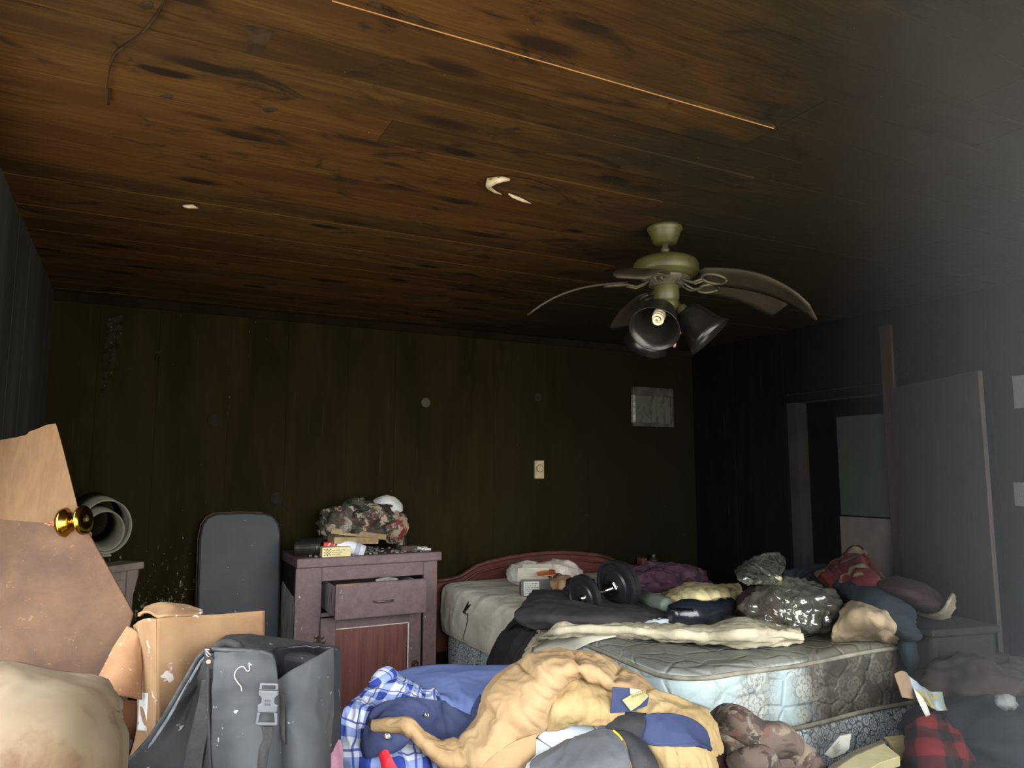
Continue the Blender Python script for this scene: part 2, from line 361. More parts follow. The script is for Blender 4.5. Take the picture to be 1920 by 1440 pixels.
def m_mattress():
    m = Mt('stained_floral_ticking', .6, 0, .45)
    # wavy stitched quilting, dirt, and clusters of rose outlines woven into the ticking
    p = m.obj; x = m.xyz(p, 0)
    n0 = m.ns(p, 2.2, 5, .6, .3)
    dm = m.ma('ADD', m.mr(x, -.45, .25), m.ma('MULTIPLY', m.ma('SUBTRACT', n0, .5), 1.6))
    top = m.mr(m.xyz(p, 2), .235, .25)
    c = m.mx(m.mr(dm, .25, .75), hx(172, 188, 187), hx(60, 56, 50))
    c = m.mx(m.ma('MULTIPLY', top, .85), c, hx(96, 91, 78))
    wv = m.nd('ShaderNodeTexVoronoi', {'Vector': m.mp(p, (1, 1, 1.3)), 'Scale': 8., 'Randomness': 1.}, 0, feature='DISTANCE_TO_EDGE')
    c = m.mx(m.mr(wv, 0., .03, .10, 0.), c, hx(70, 72, 68))
    u = m.ma('SUBTRACT', x, m.xyz(p, 1)); zz_ = m.xyz(p, 2)
    wob = m.nd('ShaderNodeTexNoise', {'Vector': p, 'Scale': 30., 'Detail': 2.}, 1)
    wob = m.nd('ShaderNodeVectorMath', {0: m.nd('ShaderNodeVectorMath', {0: wob, 1: (.5, .5, .5)}, operation='SUBTRACT'), 'Scale': .014}, operation='SCALE')
    uv = m.nd('ShaderNodeVectorMath', {0: m.nd('ShaderNodeCombineXYZ', {0: u, 1: zz_, 2: 0.}), 1: wob}, operation='ADD')
    def rose(sc, rmax, k):
        n = m.t.nodes.new('ShaderNodeTexVoronoi'); n.voronoi_dimensions = '2D'; n.inputs['Scale'].default_value = sc; n.inputs['Randomness'].default_value = .62
        m.t.links.new(uv, n.inputs['Vector'])
        lv = m.nd('ShaderNodeVectorMath', {0: uv, 1: n.outputs['Position']}, operation='SUBTRACT')
        th = m.ma('ARCTAN2', m.xyz(lv, 1), m.xyz(lv, 0)); r = m.nd('ShaderNodeVectorMath', {0: lv}, 'Value', operation='LENGTH')
        ph = m.ma('MULTIPLY', m.xyz(n.outputs['Color'], 0), 6.)
        rr = m.ma('DIVIDE', r, rmax)
        ring = m.ma('FLOOR', m.ma('MULTIPLY', rr, 3.2))
        pet = m.ma('SINE', m.ma('ADD', m.ma('MULTIPLY', th, 2.5), m.ma('ADD', ph, m.ma('MULTIPLY', ring, 1.9))))
        rw = m.ma('MULTIPLY', rr, m.ma('ADD', 1.16, m.ma('MULTIPLY', m.ma('ABSOLUTE', pet), -.22)))
        ln = m.ma('ABSOLUTE', m.ma('SINE', m.ma('MULTIPLY', rw, 3.2 * math.pi)))
        line = m.ma('MAXIMUM', m.mr(ln, .12, .42, 1., 0.), m.ma('MULTIPLY', m.mr(m.ma('ABSOLUTE', pet), .05, .25, 1., 0.), m.mr(rr, .2, .35)))
        return m.mr(rw, .94, 1.0, 1., 0.), line
    cl = m.nd('ShaderNodeTexNoise', {'Vector': m.mp(uv, (1, .35, 1), (.31, .2, 0)), 'Scale': 3.1, 'Detail': 1.})
    pm = m.mr(cl, .49, .57)
    i1, l1 = rose(9.5, .052, 0)
    lf = m.vo(uv, 30., 'DISTANCE_TO_EDGE')
    fl = m.mx(m.mr(lf, .02, .10), hx(64, 62, 54), m.mx(m.mr(dm, .3, .9), hx(132, 128, 114), hx(84, 80, 70)))
    ro = m.mx(l1, m.mx(m.mr(dm, .3, .9), hx(168, 158, 142), hx(128, 120, 108)), hx(66, 62, 54))
    fl = m.mx(i1, fl, ro)
    c = m.mx(m.ma('MULTIPLY', m.ma('MULTIPLY', pm, m.ma('SUBTRACT', 1., m.ma('MULTIPLY', top, .9))), m.mr(dm, .2, .9, .62, .42)), c, fl)
    c = m.mx(m.mr(m.ns(p, 70, 3, .7), .70, .74), c, hx(190, 185, 170))
    m.col(c)
    rg = m.nd('ShaderNodeTexNoise', {'Vector': m.mp(p, (.7, .7, 1.2)), 'Scale': 5., 'Detail': 3., 'Distortion': 1.}, noise_type='RIDGED_MULTIFRACTAL')
    m.bump(m.ma('ADD', m.ma('MULTIPLY', m.mr(wv, 0., .10), .25), m.ma('ADD', m.ma('MULTIPLY', rg, .5), m.ma('MULTIPLY', m.ns(p, 30, 4), .25))), .8, .022)
    return m.m
def m_boxspring():
    m = Mt('grey_damask', .8); p = m.obj
    e = m.vo(p, 34., 'DISTANCE_TO_EDGE'); d = m.vo(p, 34.)
    r = m.ma('ABSOLUTE', m.ma('SINE', m.ma('MULTIPLY', d, 9.)))
    c = m.mx(m.mr(r, .15, .55), hx(110, 120, 124), hx(205, 210, 210)); c = m.mx(m.mr(e, .02, .06, 1., 0.), c, hx(80, 86, 88))
    c = m.mx(m.mr(m.ns(p, 3, 5), .5, .75, 0., .7), c, hx(96, 96, 90))
    m.col(c); m.bump(r, .4, .004); return m.m
def m_camo(name, cols, sc=14, rough=.9):
    m = Mt(name, rough); p = m.obj
    c = cols[0]
    for k, cc in enumerate(cols[1:]):
        c = m.mx(m.mr(m.ns(m.mp(p, (1, 1, 1), (k * 3.7, k * 1.9, k)), sc, 4, .6, .8), .53, .58), c, cc)
    m.col(c)
    r = m.nd('ShaderNodeTexNoise', {'Vector': p, 'Scale': 9., 'Detail': 3., 'Distortion': 1.2}, noise_type='RIDGED_MULTIFRACTAL')
    m.bump(r, .6, .02); return m.m
def m_plastic():
    m = Mt('clear_plastic_film', .16, 0, .8); m.col((.42, .43, .35))
    tr = m.nd('ShaderNodeBsdfTransparent', {0: (.94, .94, .90)})
    r = m.nd('ShaderNodeTexNoise', {'Vector': m.mp(m.obj, (1, 1, .8)), 'Scale': 11., 'Detail': 3., 'Distortion': 1.4}, noise_type='RIDGED_MULTIFRACTAL')
    nb = m.nd('ShaderNodeBump', {'Strength': 1., 'Distance': .03, 'Height': r})
    gl = m.nd('ShaderNodeBsdfGlossy', {'Color': (1., 1., .93), 'Roughness': .14, 'Normal': nb})
    m.put(m.b.inputs['Normal'], nb)
    lw = m.nd('ShaderNodeLayerWeight', {'Blend': .3, 'Normal': nb}, 0)
    m1 = m.t.nodes.new('ShaderNodeMixShader'); m.put(m1.inputs[0], m.mr(lw, 0., .8, .10, .75)); m.t.links.new(tr, m1.inputs[1]); m.t.links.new(gl, m1.inputs[2])
    m2 = m.t.nodes.new('ShaderNodeMixShader'); m.put(m2.inputs[0], .10); m.t.links.new(m1.outputs[0], m2.inputs[1]); m.t.links.new(m.b.outputs[0], m2.inputs[2])
    m.t.links.new(m2.outputs[0], m.out.inputs[0])
    return m.m
def m_haze():
    m = bpy.data.materials.new('veil_haze'); m.use_nodes = True; t = m.node_tree; t.nodes.clear()
    o = t.nodes.new('ShaderNodeOutputMaterial'); v = t.nodes.new('ShaderNodeVolumeScatter')
    v.inputs['Color'].default_value = (.86, .94, 1.0, 1); v.inputs['Density'].default_value = HAZE_D; v.inputs['Anisotropy'].default_value = 0.0
    t.links.new(v.outputs[0], o.inputs['Volume']); return m
HAZE_D = .022

# ------------------------------------------------------------------ the room shell
XL, XR, YB, ZC = -.42, 3.85, 4.44, 2.34
M_ceil = m_ceiling()
M_backing = gm('charred_backing', (.010, .009, .008), (.018, .016, .013), 5)
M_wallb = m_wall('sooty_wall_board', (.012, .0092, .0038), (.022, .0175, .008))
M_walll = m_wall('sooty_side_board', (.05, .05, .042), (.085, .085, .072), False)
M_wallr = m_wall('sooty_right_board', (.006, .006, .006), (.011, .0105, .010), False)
M_floor = gm('burnt_floor', (.02, .018, .016), (.06, .055, .05), 8, .9, (.5, 30, .01), ((.3, .28, .25), 70, .68))
M_trimr = m_wood('sooty_red_trim', (.024, .015, .012), (.034, .022, .017), (.014, .010, .008))
mb = MB().span((XL - .1, YF - .1, -.1), (XR + .8, YB + .1, 0)); structure(mb.obj('floor', M_floor))
ceil = structure(MB().span((XL - .1, YF - .1, ZC + .022), (XR + .1, YB + .1, ZC + .12)).obj('ceiling', M_backing))
wb = structure(MB().span((XL - .1, YB + .02, 0), (XR + .1, YB + .12, ZC + .1)).obj('wall_back', M_backing))
lwm = MB().span((XL - .12, YF - .1, 0), (XL - .02, WY0, ZC + .1)).span((XL - .12, WY1, 0), (XL - .02, YB + .1, ZC + .1)).span((XL - .12, WY0, 0), (XL - .02, WY1, WZ0)).span((XL - .12, WY0, WZ1), (XL - .02, WY1, ZC + .1))
wl = structure(lwm.obj('wall_left', M_backing))
win = structure(MB().span((XL - .10, WY0 + .002, WZ0 + .002), (XL - .03, WY0 + .04, WZ1 - .002)).span((XL - .10, WY1 - .04, WZ0 + .002), (XL - .03, WY1 - .002, WZ1 - .002)).span((XL - .10, WY0 + .04, WZ0 + .002), (XL - .03, WY1 - .04, WZ0 + .04)).span((XL - .10, WY0 + .04, WZ1 - .04), (XL - .03, WY1 - .04, WZ1 - .002)).span((XL - .08, (WY0 + WY1) / 2 - .015, WZ0 + .04), (XL - .05, (WY0 + WY1) / 2 + .015, WZ1 - .04)).obj('added_window_1', M_backing))  # frame of the unseen window added to bring in side light
# right wall with a closet opening
CY0, CY1, CZ = 2.79, 3.46, 1.855
rw = MB().span((XR + .02, YF - .1, 0), (XR + .12, CY0, ZC + .1)).span((XR + .02, CY1, 0), (XR + .12, YB + .1, ZC + .1)).span((XR + .02, CY0, CZ), (XR + .12, CY1, ZC + .1))
wr_ = structure(rw.obj('wall_right', M_backing))
fw_ = MB().span((XL - .1, YF - .1, 0), (DX0, YF, ZC + .1)).span((DX1, YF - .1, 0), (XR + .1, YF, ZC + .1)).span((DX0, YF - .1, DZ1), (DX1, YF, ZC + .1))
structure(fw_.obj('wall_front', M_wallb))
# closet niche behind the opening
structure(MB().span((XR + .62, CY0 - .05, 0), (XR + .66, CY1 + .05, ZC)).span((XR + .12, CY0 - .09, 0), (XR + .66, CY0 - .05, ZC)).span((XR + .12, CY1 + .05, 0), (XR + .66, CY1 + .09, ZC)).span((XR + .12, CY0 - .05, CZ + .1), (XR + .62, CY1 + .05, CZ + .14)).obj('wall_closet', M_wallr))
# ceiling planks, one by one
edges = [YF - .02, -.19, -.035, .12, .275, .43, .585, .74, .90, 1.06, 1.215, 1.37, 1.515, 1.66, 1.812, 1.966]
while edges[-1] < YB - .02: edges.append(edges[-1] + .152 + random.uniform(-.006, .006))
edges[-1] = YB + .01
drop = {1.37: .013, 1.66: .006, 1.966: .004}
def plank(x0, x1, y0, y1, z, t=.02, tilt=0):
    g = random.choice((.0003, .0003, .0004, .0008)); c = random.choice((.0004, .0004, .0008))
    if z < ZC - .0025: g, c = .0008, .0012
    y0 += g; y1 -= g
    pr = [(y0, z + t), (y0, z + c + tilt), (y0 + c, z + tilt), (y1 - c, z), (y1, z + c), (y1, z + t)]
    V = [(x, a, b) for x in (x0 + .001, x1 - .001) for a, b in pr]; n = len(pr)
    F = [tuple(range(n))[::-1], tuple(range(n, 2 * n))] + [(i, (i + 1) % n, (i + 1) % n + n, i + n) for i in range(n)]
    return V, F
joints = {1.812: .56, 2.270: 2.6}
dropped = None
for i, (y0, y1) in enumerate(zip(edges, edges[1:])):
    dz = drop.get(round(y0, 3), random.choice((0, 0, 0, .0004, .0018)))
    xs = [XL]
    if round(y0, 3) == 1.812: xs += [.57, 2.9]
    elif round(y0, 3) == 1.215: xs += [1.52, 3.2]
    elif round(y0, 3) == 1.515: xs += [1.78]
    elif round(y0, 3) in drop: xs += [{1.37: 1.5, 1.66: 1.72, 1.966: 1.6}[round(y0, 3)]]
    elif random.random() < .7: xs += [random.uniform(1.3, 2.2)]
    xs.append(XR)
    for a, b in zip(xs, xs[1:]):
        V, F = plank(a, b, y0, y1, ZC - (dz if a < 0 else 0), tilt=-random.choice((0, 0, 0, 0, .001)))
        o = mesh('plank', V, F, M_ceil, ceil)
        if round(y0, 3) == 1.37 and a < 0: dropped = o
M_bare = gm('bare_split_wood', (.42, .22, .07), (.30, .14, .045), 18, .7)
M_splint = gm('pale_torn_fibre', (.62, .52, .34), (.45, .34, .18), 40, .8)
mbq = MB()
V = [(x, 1.3715, ZC - .013 + a) for x in np.linspace(.30, 1.50, 14) for a in (-.0012, .0085 + .001 * math.sin(x * 40))]
F = [(2 * i, 2 * i + 2, 2 * i + 3, 2 * i + 1) for i in range(13)]
mesh('bare_edge', V, F, M_bare, dropped, solid=.0012)['label'] = 'bare orange wood along the plank edge'
# torn veneer hanging from a plank, with pale broken fibres
veneer = [(0.962,2.0643,2.333),(0.9582,2.0323,2.333),(0.9783,2.0078,2.333),(1.0137,1.9992,2.333),(1.0966,1.9955,2.333),(1.1895,2.0185,2.333),(1.2705,2.0843,2.333),(1.2721,2.152,2.333),(1.1822,2.1519,2.333),(1.1318,2.1552,2.333),(1.0612,2.1366,2.333),(1.013,2.119,2.333)]
mbv = MB().prism([(x, y, z - .004 - .006 * (i < 3)) for i, (x, y, z) in enumerate(veneer)], .003, (0, 0, -1))
M_ven = gm('peeling_veneer', (.10, .06, .03), (.06, .04, .022), 9, .8)
tv = mbv.obj('torn_veneer', M_ceil, ceil)
def splinter(pts, r): return MB().tube([(x, y, z - .012) for x, y, z in pts], r, 5)
for pts, r in (([(1.0137,1.9992,2.333),(0.9937,2.0047,2.333),(0.9763,2.023,2.333),(0.9668,2.0424,2.333),(0.9718,2.0691,2.333),(0.9863,2.0916,2.333),(1.0157,2.1124,2.333),(1.0448,2.1237,2.333)], [.004, .009, .012, .016, .011, .007, .005, .002]),
               ([(1.065,2.1081,2.333),(1.0884,2.1227,2.333),(1.1133,2.1316,2.333),(1.1386,2.1406,2.333),(1.1716,2.1517,2.333)], [.003, .006, .007, .006, .002]),
               ([(0.1034,2.7259,2.333),(0.1186,2.7238,2.333),(0.1352,2.7154,2.333),(0.153,2.7237,2.333)], [.003, .008, .008, .002])):
    splinter(pts, r).obj('torn_splinter', M_splint, ceil, smooth=True)
# big dark knots and a scorched patch standing slightly proud of the boards
M_knot = gm('burnt_knot', (.016, .010, .006), (.035, .022, .012), 14, .95, spec=.03)
for pts in ([[(0.4007,1.3666,2.3372),(0.3978,1.3769,2.3372),(0.3953,1.3847,2.3372),(0.3894,1.3902,2.3372),(0.3807,1.3922,2.3372),(0.3763,1.3879,2.3372),(0.3717,1.3814,2.3372),(0.3681,1.3745,2.3372),(0.373,1.3656,2.3372),(0.3803,1.3596,2.3372),(0.3874,1.3583,2.3372),(0.3969,1.3597,2.3372)],[(0.483,1.3666,2.3372),(0.4808,1.377,2.3372),(0.4748,1.3869,2.3372),(0.4686,1.3926,2.3372),(0.4578,1.3956,2.3372),(0.4508,1.3923,2.3372),(0.4492,1.3839,2.3372),(0.4461,1.3763,2.3372),(0.4485,1.3684,2.3372),(0.4577,1.3613,2.3372),(0.4653,1.3598,2.3372),(0.4746,1.3617,2.3372)],[(0.6037,1.4714,2.3372),(0.6082,1.4778,2.3372),(0.6049,1.4859,2.3372),(0.5975,1.492,2.3372),(0.5907,1.4932,2.3372),(0.581,1.4917,2.3372),(0.5755,1.4859,2.3372),(0.5779,1.4761,2.3372),(0.5807,1.4684,2.3372),(0.5859,1.4634,2.3372),(0.5947,1.4612,2.3372),(0.5997,1.4649,2.3372)],[(0.9811,1.4624,2.3372),(0.9819,1.4755,2.3372),(0.9716,1.4907,2.3372),(0.9611,1.4997,2.3372),(0.9426,1.5055,2.3372),(0.9272,1.5034,2.3372),(0.9239,1.4917,2.3372),(0.9195,1.4807,2.3372),(0.9209,1.4704,2.3372),(0.9355,1.4594,2.3372),(0.9492,1.4559,2.3372),(0.9641,1.4579,2.3372)],[(1.0536,1.5054,2.3372),(1.0539,1.5165,2.3372),(1.053,1.5253,2.3372),(1.0397,1.5351,2.3372),(1.0256,1.5393,2.3372),(1.0142,1.5368,2.3372),(0.9991,1.5333,2.3372),(0.9957,1.5239,2.3372),(1.0065,1.5103,2.3372),(1.0175,1.5017,2.3372),(1.0335,1.4965,2.3372),(1.0502,1.496,2.3372)],[(0.8189,1.4018,2.3372),(0.821,1.4085,2.3372),(0.8114,1.4191,2.3372),(0.8019,1.426,2.3372),(0.789,1.4305,2.3372),(0.776,1.4315,2.3372),(0.7745,1.4245,2.3372),(0.7758,1.4161,2.3372),(0.7775,1.4097,2.3372),(0.7885,1.402,2.3372),(0.7996,1.3984,2.3372),(0.8078,1.3998,2.3372)],[(0.2843,1.8985,2.3372),(0.279,1.9091,2.3372),(0.2743,1.9175,2.3372),(0.267,1.9233,2.3372),(0.2569,1.9264,2.3372),(0.2527,1.9226,2.3372),(0.2496,1.9162,2.3372),(0.2467,1.9097,2.3372),(0.253,1.9007,2.3372),(0.2624,1.8938,2.3372),(0.2702,1.8919,2.3372),(0.2804,1.8925,2.3372)],[(0.0365,1.9539,2.3372),(0.0358,1.9633,2.3372),(0.0328,1.9715,2.3372),(0.0239,1.9785,2.3372),(0.0171,1.9795,2.3372),(0.0114,1.9758,2.3372),(0.0054,1.9698,2.3372),(0.0082,1.9595,2.3372),(0.0161,1.9489,2.3372),(0.0226,1.9432,2.3372),(0.0316,1.941,2.3372),(0.0377,1.9444,2.3372)],[(-0.0159,1.5658,2.3372),(-0.0149,1.5731,2.3372),(-0.0188,1.5807,2.3372),(-0.0267,1.5869,2.3372),(-0.0323,1.5877,2.3372),(-0.0388,1.5852,2.3372),(-0.0428,1.5796,2.3372),(-0.0384,1.5697,2.3372),(-0.0326,1.5611,2.3372),(-0.0272,1.5563,2.3372),(-0.0193,1.5543,2.3372),(-0.0157,1.5581,2.3372)],[(0.2606,1.4741,2.3372),(0.2587,1.4792,2.3372),(0.2573,1.4829,2.3372),(0.2531,1.4861,2.3372),(0.2483,1.4874,2.3372),(0.246,1.4856,2.3372),(0.2428,1.4832,2.3372),(0.2418,1.4796,2.3372),(0.2459,1.4746,2.3372),(0.2502,1.4713,2.3372),(0.2548,1.47,2.3372),(0.26,1.4703,2.3372)]]):
    MB().prism(pts, .003, (0, 0, -1)).obj('knot', M_knot, ceil)
MB().prism([(0.1599,1.5524,2.3372),(0.1892,1.5459,2.3372),(0.218,1.5484,2.3372),(0.2151,1.5717,2.3372),(0.2095,1.6154,2.3372),(0.2075,1.6399,2.3372),(0.1944,1.661,2.3372),(0.1855,1.6802,2.3372),(0.1773,1.6795,2.3372),(0.1752,1.6283,2.3372),(0.1707,1.5856,2.3372)], .003, (0, 0, -1)).obj('scorch_patch', M_knot, ceil)
cw = MB().tube(cr([(0.0023,1.5212,2.325),(-0.006,1.5675,2.325),(-0.0303,1.6493,2.325),(-0.0606,1.7174,2.325),(-0.0885,1.7802,2.325),(-0.1012,1.8661,2.325),(-0.1072,1.964,2.325),(-0.1068,2.0375,2.325)], 40), [.0012 + .0022 * abs(math.sin(k * .21)) for k in range(40)], 5).obj('cobweb_strand', M_knot, smooth=True); tag(cw, 'thin dark cobweb strand trailing along the upper left ceiling', 'cobweb')
# back wall boards
bx = [XL, -.20, .09, .46, .78, 1.14, 1.44, 1.78, 2.13, 2.47, 2.87, 3.18, 3.5, XR]
for a, b in zip(bx, bx[1:]):
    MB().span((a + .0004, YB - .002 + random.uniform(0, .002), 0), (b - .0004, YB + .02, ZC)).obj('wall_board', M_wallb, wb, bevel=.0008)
# pale unsooted streaks left on the back wall boards
M_strk = gm('pale_smeared_soot', hx(56, 50, 36), hx(30, 26, 18), 30, .95, None, (hx(110, 102, 80), 60, .6), spec=.03)
for pts in ([[(-0.164,4.4365,2.2148),(-0.0922,4.4365,2.2451),(-0.0967,4.4365,2.1422),(-0.1149,4.4365,2.0158),(-0.1353,4.4365,1.8879),(-0.1715,4.4365,1.7835),(-0.1835,4.4365,1.8198),(-0.1712,4.4365,1.9487),(-0.1745,4.4365,2.0921)],[(0.4456,4.4365,1.9578),(0.4601,4.4365,1.9525),(0.4676,4.4365,1.7758),(0.4633,4.4365,1.6787),(0.4512,4.4365,1.6965),(0.4543,4.4365,1.8209)],[(1.1173,4.4365,2.6002),(1.1306,4.4365,2.6018),(1.1296,4.4365,2.5169),(1.116,4.4365,2.5255)],[(0.7678,4.4365,1.2623),(0.789,4.4365,1.2559),(0.7903,4.4365,1.1341),(0.7781,4.4365,1.1405)]]):
    MB().prism(pts, .0006, (0, -1, 0)).obj('pale_streak', M_strk, wb)
ys_ = [YF, .1, WY0, .79, 1.13, 1.47, 1.90, WY1, 2.58, 2.85, 3.13, 3.46, 3.79, 4.12, YB]
for y, y2 in zip(ys_, ys_[1:]):
    pr_ = random.uniform(0, .003)
    for z0, z1 in (((0, WZ0), (WZ1, ZC)) if WY0 <= y < WY1 else ((0, ZC),)):
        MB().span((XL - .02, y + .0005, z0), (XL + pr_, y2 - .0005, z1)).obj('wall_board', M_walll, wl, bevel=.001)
for a, b, z0 in ((YF, .2, 0), (.2, .9, 0), (.9, 1.6, 0), (1.6, 2.2, 0), (2.2, CY0 - .07, 0), (CY0 - .07, CY1 + .07, CZ + .06), (CY1 + .07, 4.0, 0), (4.0, YB, 0)):
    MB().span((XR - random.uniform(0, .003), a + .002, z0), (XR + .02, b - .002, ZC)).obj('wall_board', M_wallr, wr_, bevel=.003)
# brown cornice strip along the back wall
structure(MB().prism([(0, YB - .035, ZC - .002), (0, YB - .002, ZC - .002), (0, YB - .002, ZC - .05), (0, YB - .012, ZC - .05)], 1, (-1, 0, 0)).obj('trim_1', None)) if 0 else None
V = [(x, y, z) for x in (XL + .002, XR - .003) for y, z in ((YB - .032, ZC - .006), (YB - .003, ZC - .006), (YB - .003, ZC - .05), (YB - .013, ZC - .05))]
structure(mesh('trim_1', V, [(0, 1, 2, 3), (4, 7, 6, 5), (0, 4, 5, 1), (1, 5, 6, 2), (2, 6, 7, 3), (3, 7, 4, 0)], gm('sooty_cornice', (.030, .018, .010), (.016, .011, .007), 5, .95, spec=.03)))
# closet trim and the leaf standing ajar in front of it
structure(MB().span((XR - .022, CY0 - .075, 0), (XR - .002, CY0, 2.24)).obj('trim_2', M_trimr, bevel=.004))
structure(MB().span((XR - .018, CY0 + .002, CZ), (XR - .002, CY1 + .07, CZ + .05)).obj('trim_3', M_wallr, bevel=.004))
M_leaf = m_wood('smoke_stained_door', (.050, .038, .030), (.065, .049, .040), (.036, .028, .023), (14, 14, .9), .7)
d_ang = math.radians(24); dv = Vector((-math.sin(d_ang), -math.cos(d_ang), 0)); dn = Vector((-dv.y, dv.x, 0))
h0 = Vector((XR - .045, CY0 - .085, .012))
def leafbox(u0, u1, z0, z1, t0, t1):
    return [tuple(h0 + dv * u + dn * t + Vector((0, 0, z))) for u in (u0, u1) for t in (t0, t1) for z in (z0, z1)]
BF = [(0, 1, 3, 2), (4, 6, 7, 5), (0, 4, 5, 1), (2, 3, 7, 6), (0, 2, 6, 4), (1, 5, 7, 3)]
door = structure(mesh('door_1', leafbox(0, .72, 0, 1.86, -.011, .011), BF, M_leaf, bevel=.003))
for z in (.25, .95, 1.65): mesh('hinge', leafbox(-.018, .004, z, z + .09, -.012, .022), BF, M_trimr, door, bevel=.002)
M_pale_g = gm('dull_green_panel', hx(58, 68, 55), hx(48, 57, 46), 7, .7, dirt=((.05, .055, .045), 4, .5, .75))
# pale greenish panel standing in the closet mouth
pnl = thing('wall_panel', 'pale green rectangular panel standing in the dark closet opening', 'panel', (XR + .06, 3.05, 0))
MB().span((XR + .03, 2.80, 1.14), (XR + .05, 3.16, 1.74)).obj('upper_sheet', M_pale_g, pnl, bevel=.004)
MB().span((XR + .04, 2.80, .0), (XR + .06, 3.18, 1.13)).obj('lower_board', gm('dull_brown_board', (.05, .04, .035), (.07, .058, .05), 6), pnl, bevel=.004)
M_white = gm('dusty_white_plastic', hx(200, 200, 190), hx(170, 170, 160), 10, .6, dirt=((.2, .19, .17), 6, .5, .8))
M_dimw = gm('sooty_white', hx(120, 122, 118), hx(100, 102, 98), 9)
n1 = MB().span((XR - .006, 2.0, 1.71), (XR - .004, 2.09, 1.87)).obj('paper_notice', M_dimw); tag(n1, 'upright white paper sheet pinned on the hazy right wall', 'paper')
n2 = thing('light_switch', 'small white light switch plate low on the hazy right wall', 'switch', (XR - .003, 2.08, 1.25))
MB().span((XR - .011, 2.045, 1.235), (XR - .004, 2.122, 1.35)).obj('cover_plate', M_dimw, n2, bevel=.002)
MB().span((XR - .019, 2.078, 1.28), (XR - .011, 2.09, 1.305)).obj('toggle', M_dimw, n2, bevel=.002)

# ------------------------------------------------------------------ ceiling fan
rt = Vector((math.cos(YAW), -math.sin(YAW), 0)); aw = Vector((math.sin(YAW), math.cos(YAW), 0)); zz = Vector((0, 0, 1))
FC = Vector((1.775, 2.18, ZC))
M_fan = gm('sooty_cream_enamel', hx(82, 82, 58), hx(66, 66, 46), 9, .45, (.15, 30, .003), dirt=((.02, .018, .012), 11, .58, .72), spec=.4)
M_fdark = gm('sooty_fan_metal', (.07, .06, .04), (.12, .105, .07), 20, .45, dirt=((.01, .01, .008), 15, .5, .7), metal=.3)
M_blade = gm('sooty_fan_blade', hx(74, 64, 50), hx(58, 50, 40), 5, .55, stretch=(1, 1, 1), dirt=((.015, .013, .01), 6, .55, .8))
M_bedge = gm('blade_edge', hx(150, 130, 90), hx(120, 100, 66), 30, .7)
fan = thing('ceiling_fan', 'cream five-bladed ceiling fan with heat-sagged dark blades and lamp kit', 'ceiling fan', FC)
MB().lathe([(.066, -.002), (.068, -.012), (.062, -.022), (.058, -.03), (.045, -.066), (.030, -.072)], FC, n=32).obj('canopy', M_fan, fan, smooth=True, autosm=False)
MB().lathe([(.012, -.070), (.012, -.085), (.017, -.088), (.017, -.1), (.012, -.104), (.012, -.125)], FC, n=16).obj('downrod', M_fdark, fan, smooth=True)
MB().lathe([(.02, -.118), (.06, -.122), (.095, -.128), (.117, -.140), (.124, -.155), (.124, -.182), (.120, -.190), (.108, -.193), (.105, -.200), (.09, -.203)], FC, n=40).obj('motor_housing', M_fan, fan, smooth=True)
MB().lathe([(.088, -.2), (.09, -.21), (.07, -.216), (.066, -.235)], FC, n=32).obj('flywheel', M_fdark, fan, smooth=True)
MB().lathe([(.045, -.232), (.048, -.24), (.048, -.285), (.044, -.292), (.046, -.296), (.046, -.318), (.034, -.332), (.012, -.338)], FC, n=28).obj('switch_housing', M_fan, fan, smooth=True)
def blade(ang, droop, tipdrop, pitch, R=.53, w0=.052, w1=.066, r0=.15, zoff=0.):
    a = math.radians(ang); d = rt * math.cos(a) + aw * math.sin(a); s = d.cross(zz) * -1
    n = 14; V = []; e = Vector((0, 0, 0))
    for i in range(n + 1):
        t = i / n; r = r0 + (R - r0) * t
        wd = (w0 + (w1 - w0) * min(1, t * 1.6)) * (1 if t < .9 else math.sqrt(max(.12, 1 - ((t - .9) / .1) ** 2 * .55)))
        if t < .07: wd *= .7
        z = -.222 + zoff - droop * t - tipdrop * t * t * t
        c = FC + d * r + zz * z
        for k in (-1, -.5, 0, .5, 1):
            V.append(tuple(c + s * k * wd + zz * (k * wd * math.sin(pitch))))
    F = [(i * 5 + j, i * 5 + j + 1, (i + 1) * 5 + j + 1, (i + 1) * 5 + j) for i in range(n) for j in range(4)]
    b = mesh('blade', V, F, M_blade, fan, smooth=True, solid=.007)
    # iron bracket: curved arm and a fretted oval plate under the blade root
    arm = MB(); pa = [FC + d * .06 + zz * -.212, FC + d * .085 + zz * -.228, FC + d * .115 + zz * -.240, FC + d * .15 + zz * (-.232 + zoff)]
    arm.tube([tuple(p + s * .012) for p in pa], .005, 6); arm.tube([tuple(p - s * .012) for p in pa], .005, 6)
    pr = []
    for k in range(17):
        q = 2 * math.pi * k / 16; rr = .19 + .045 * math.cos(q)
        t = (rr - r0) / (R - r0)
        pr.append(tuple(FC + d * rr + s * (.03 * math.sin(q)) + zz * (-.229 + zoff - droop * t + .03 * math.sin(q) * math.sin(pitch))))
    arm.tube(pr, .0055, 6)
    arm.obj('blade_iron', M_fdark, b, smooth=True)
    sc_ = MB()
    for k in (.17, .2, .225): sc_.lathe([(.006, 0), (.005, -.004), (.001, -.005)], FC + d * k + zz * (-.228 + zoff - droop * (k - r0) / (R - r0)), n=8)
    return b
for a, dr, td, pi_, zo in ((-37, .075, .11, -.42, 0), (20, -.01, .075, -.30, 0), (100, .02, .05, -.25, 0), (180, .025, .10, -.22, 0), (-114, .055, .055, -.16, .0)):
    blade(a, dr, td, pi_, zoff=zo)
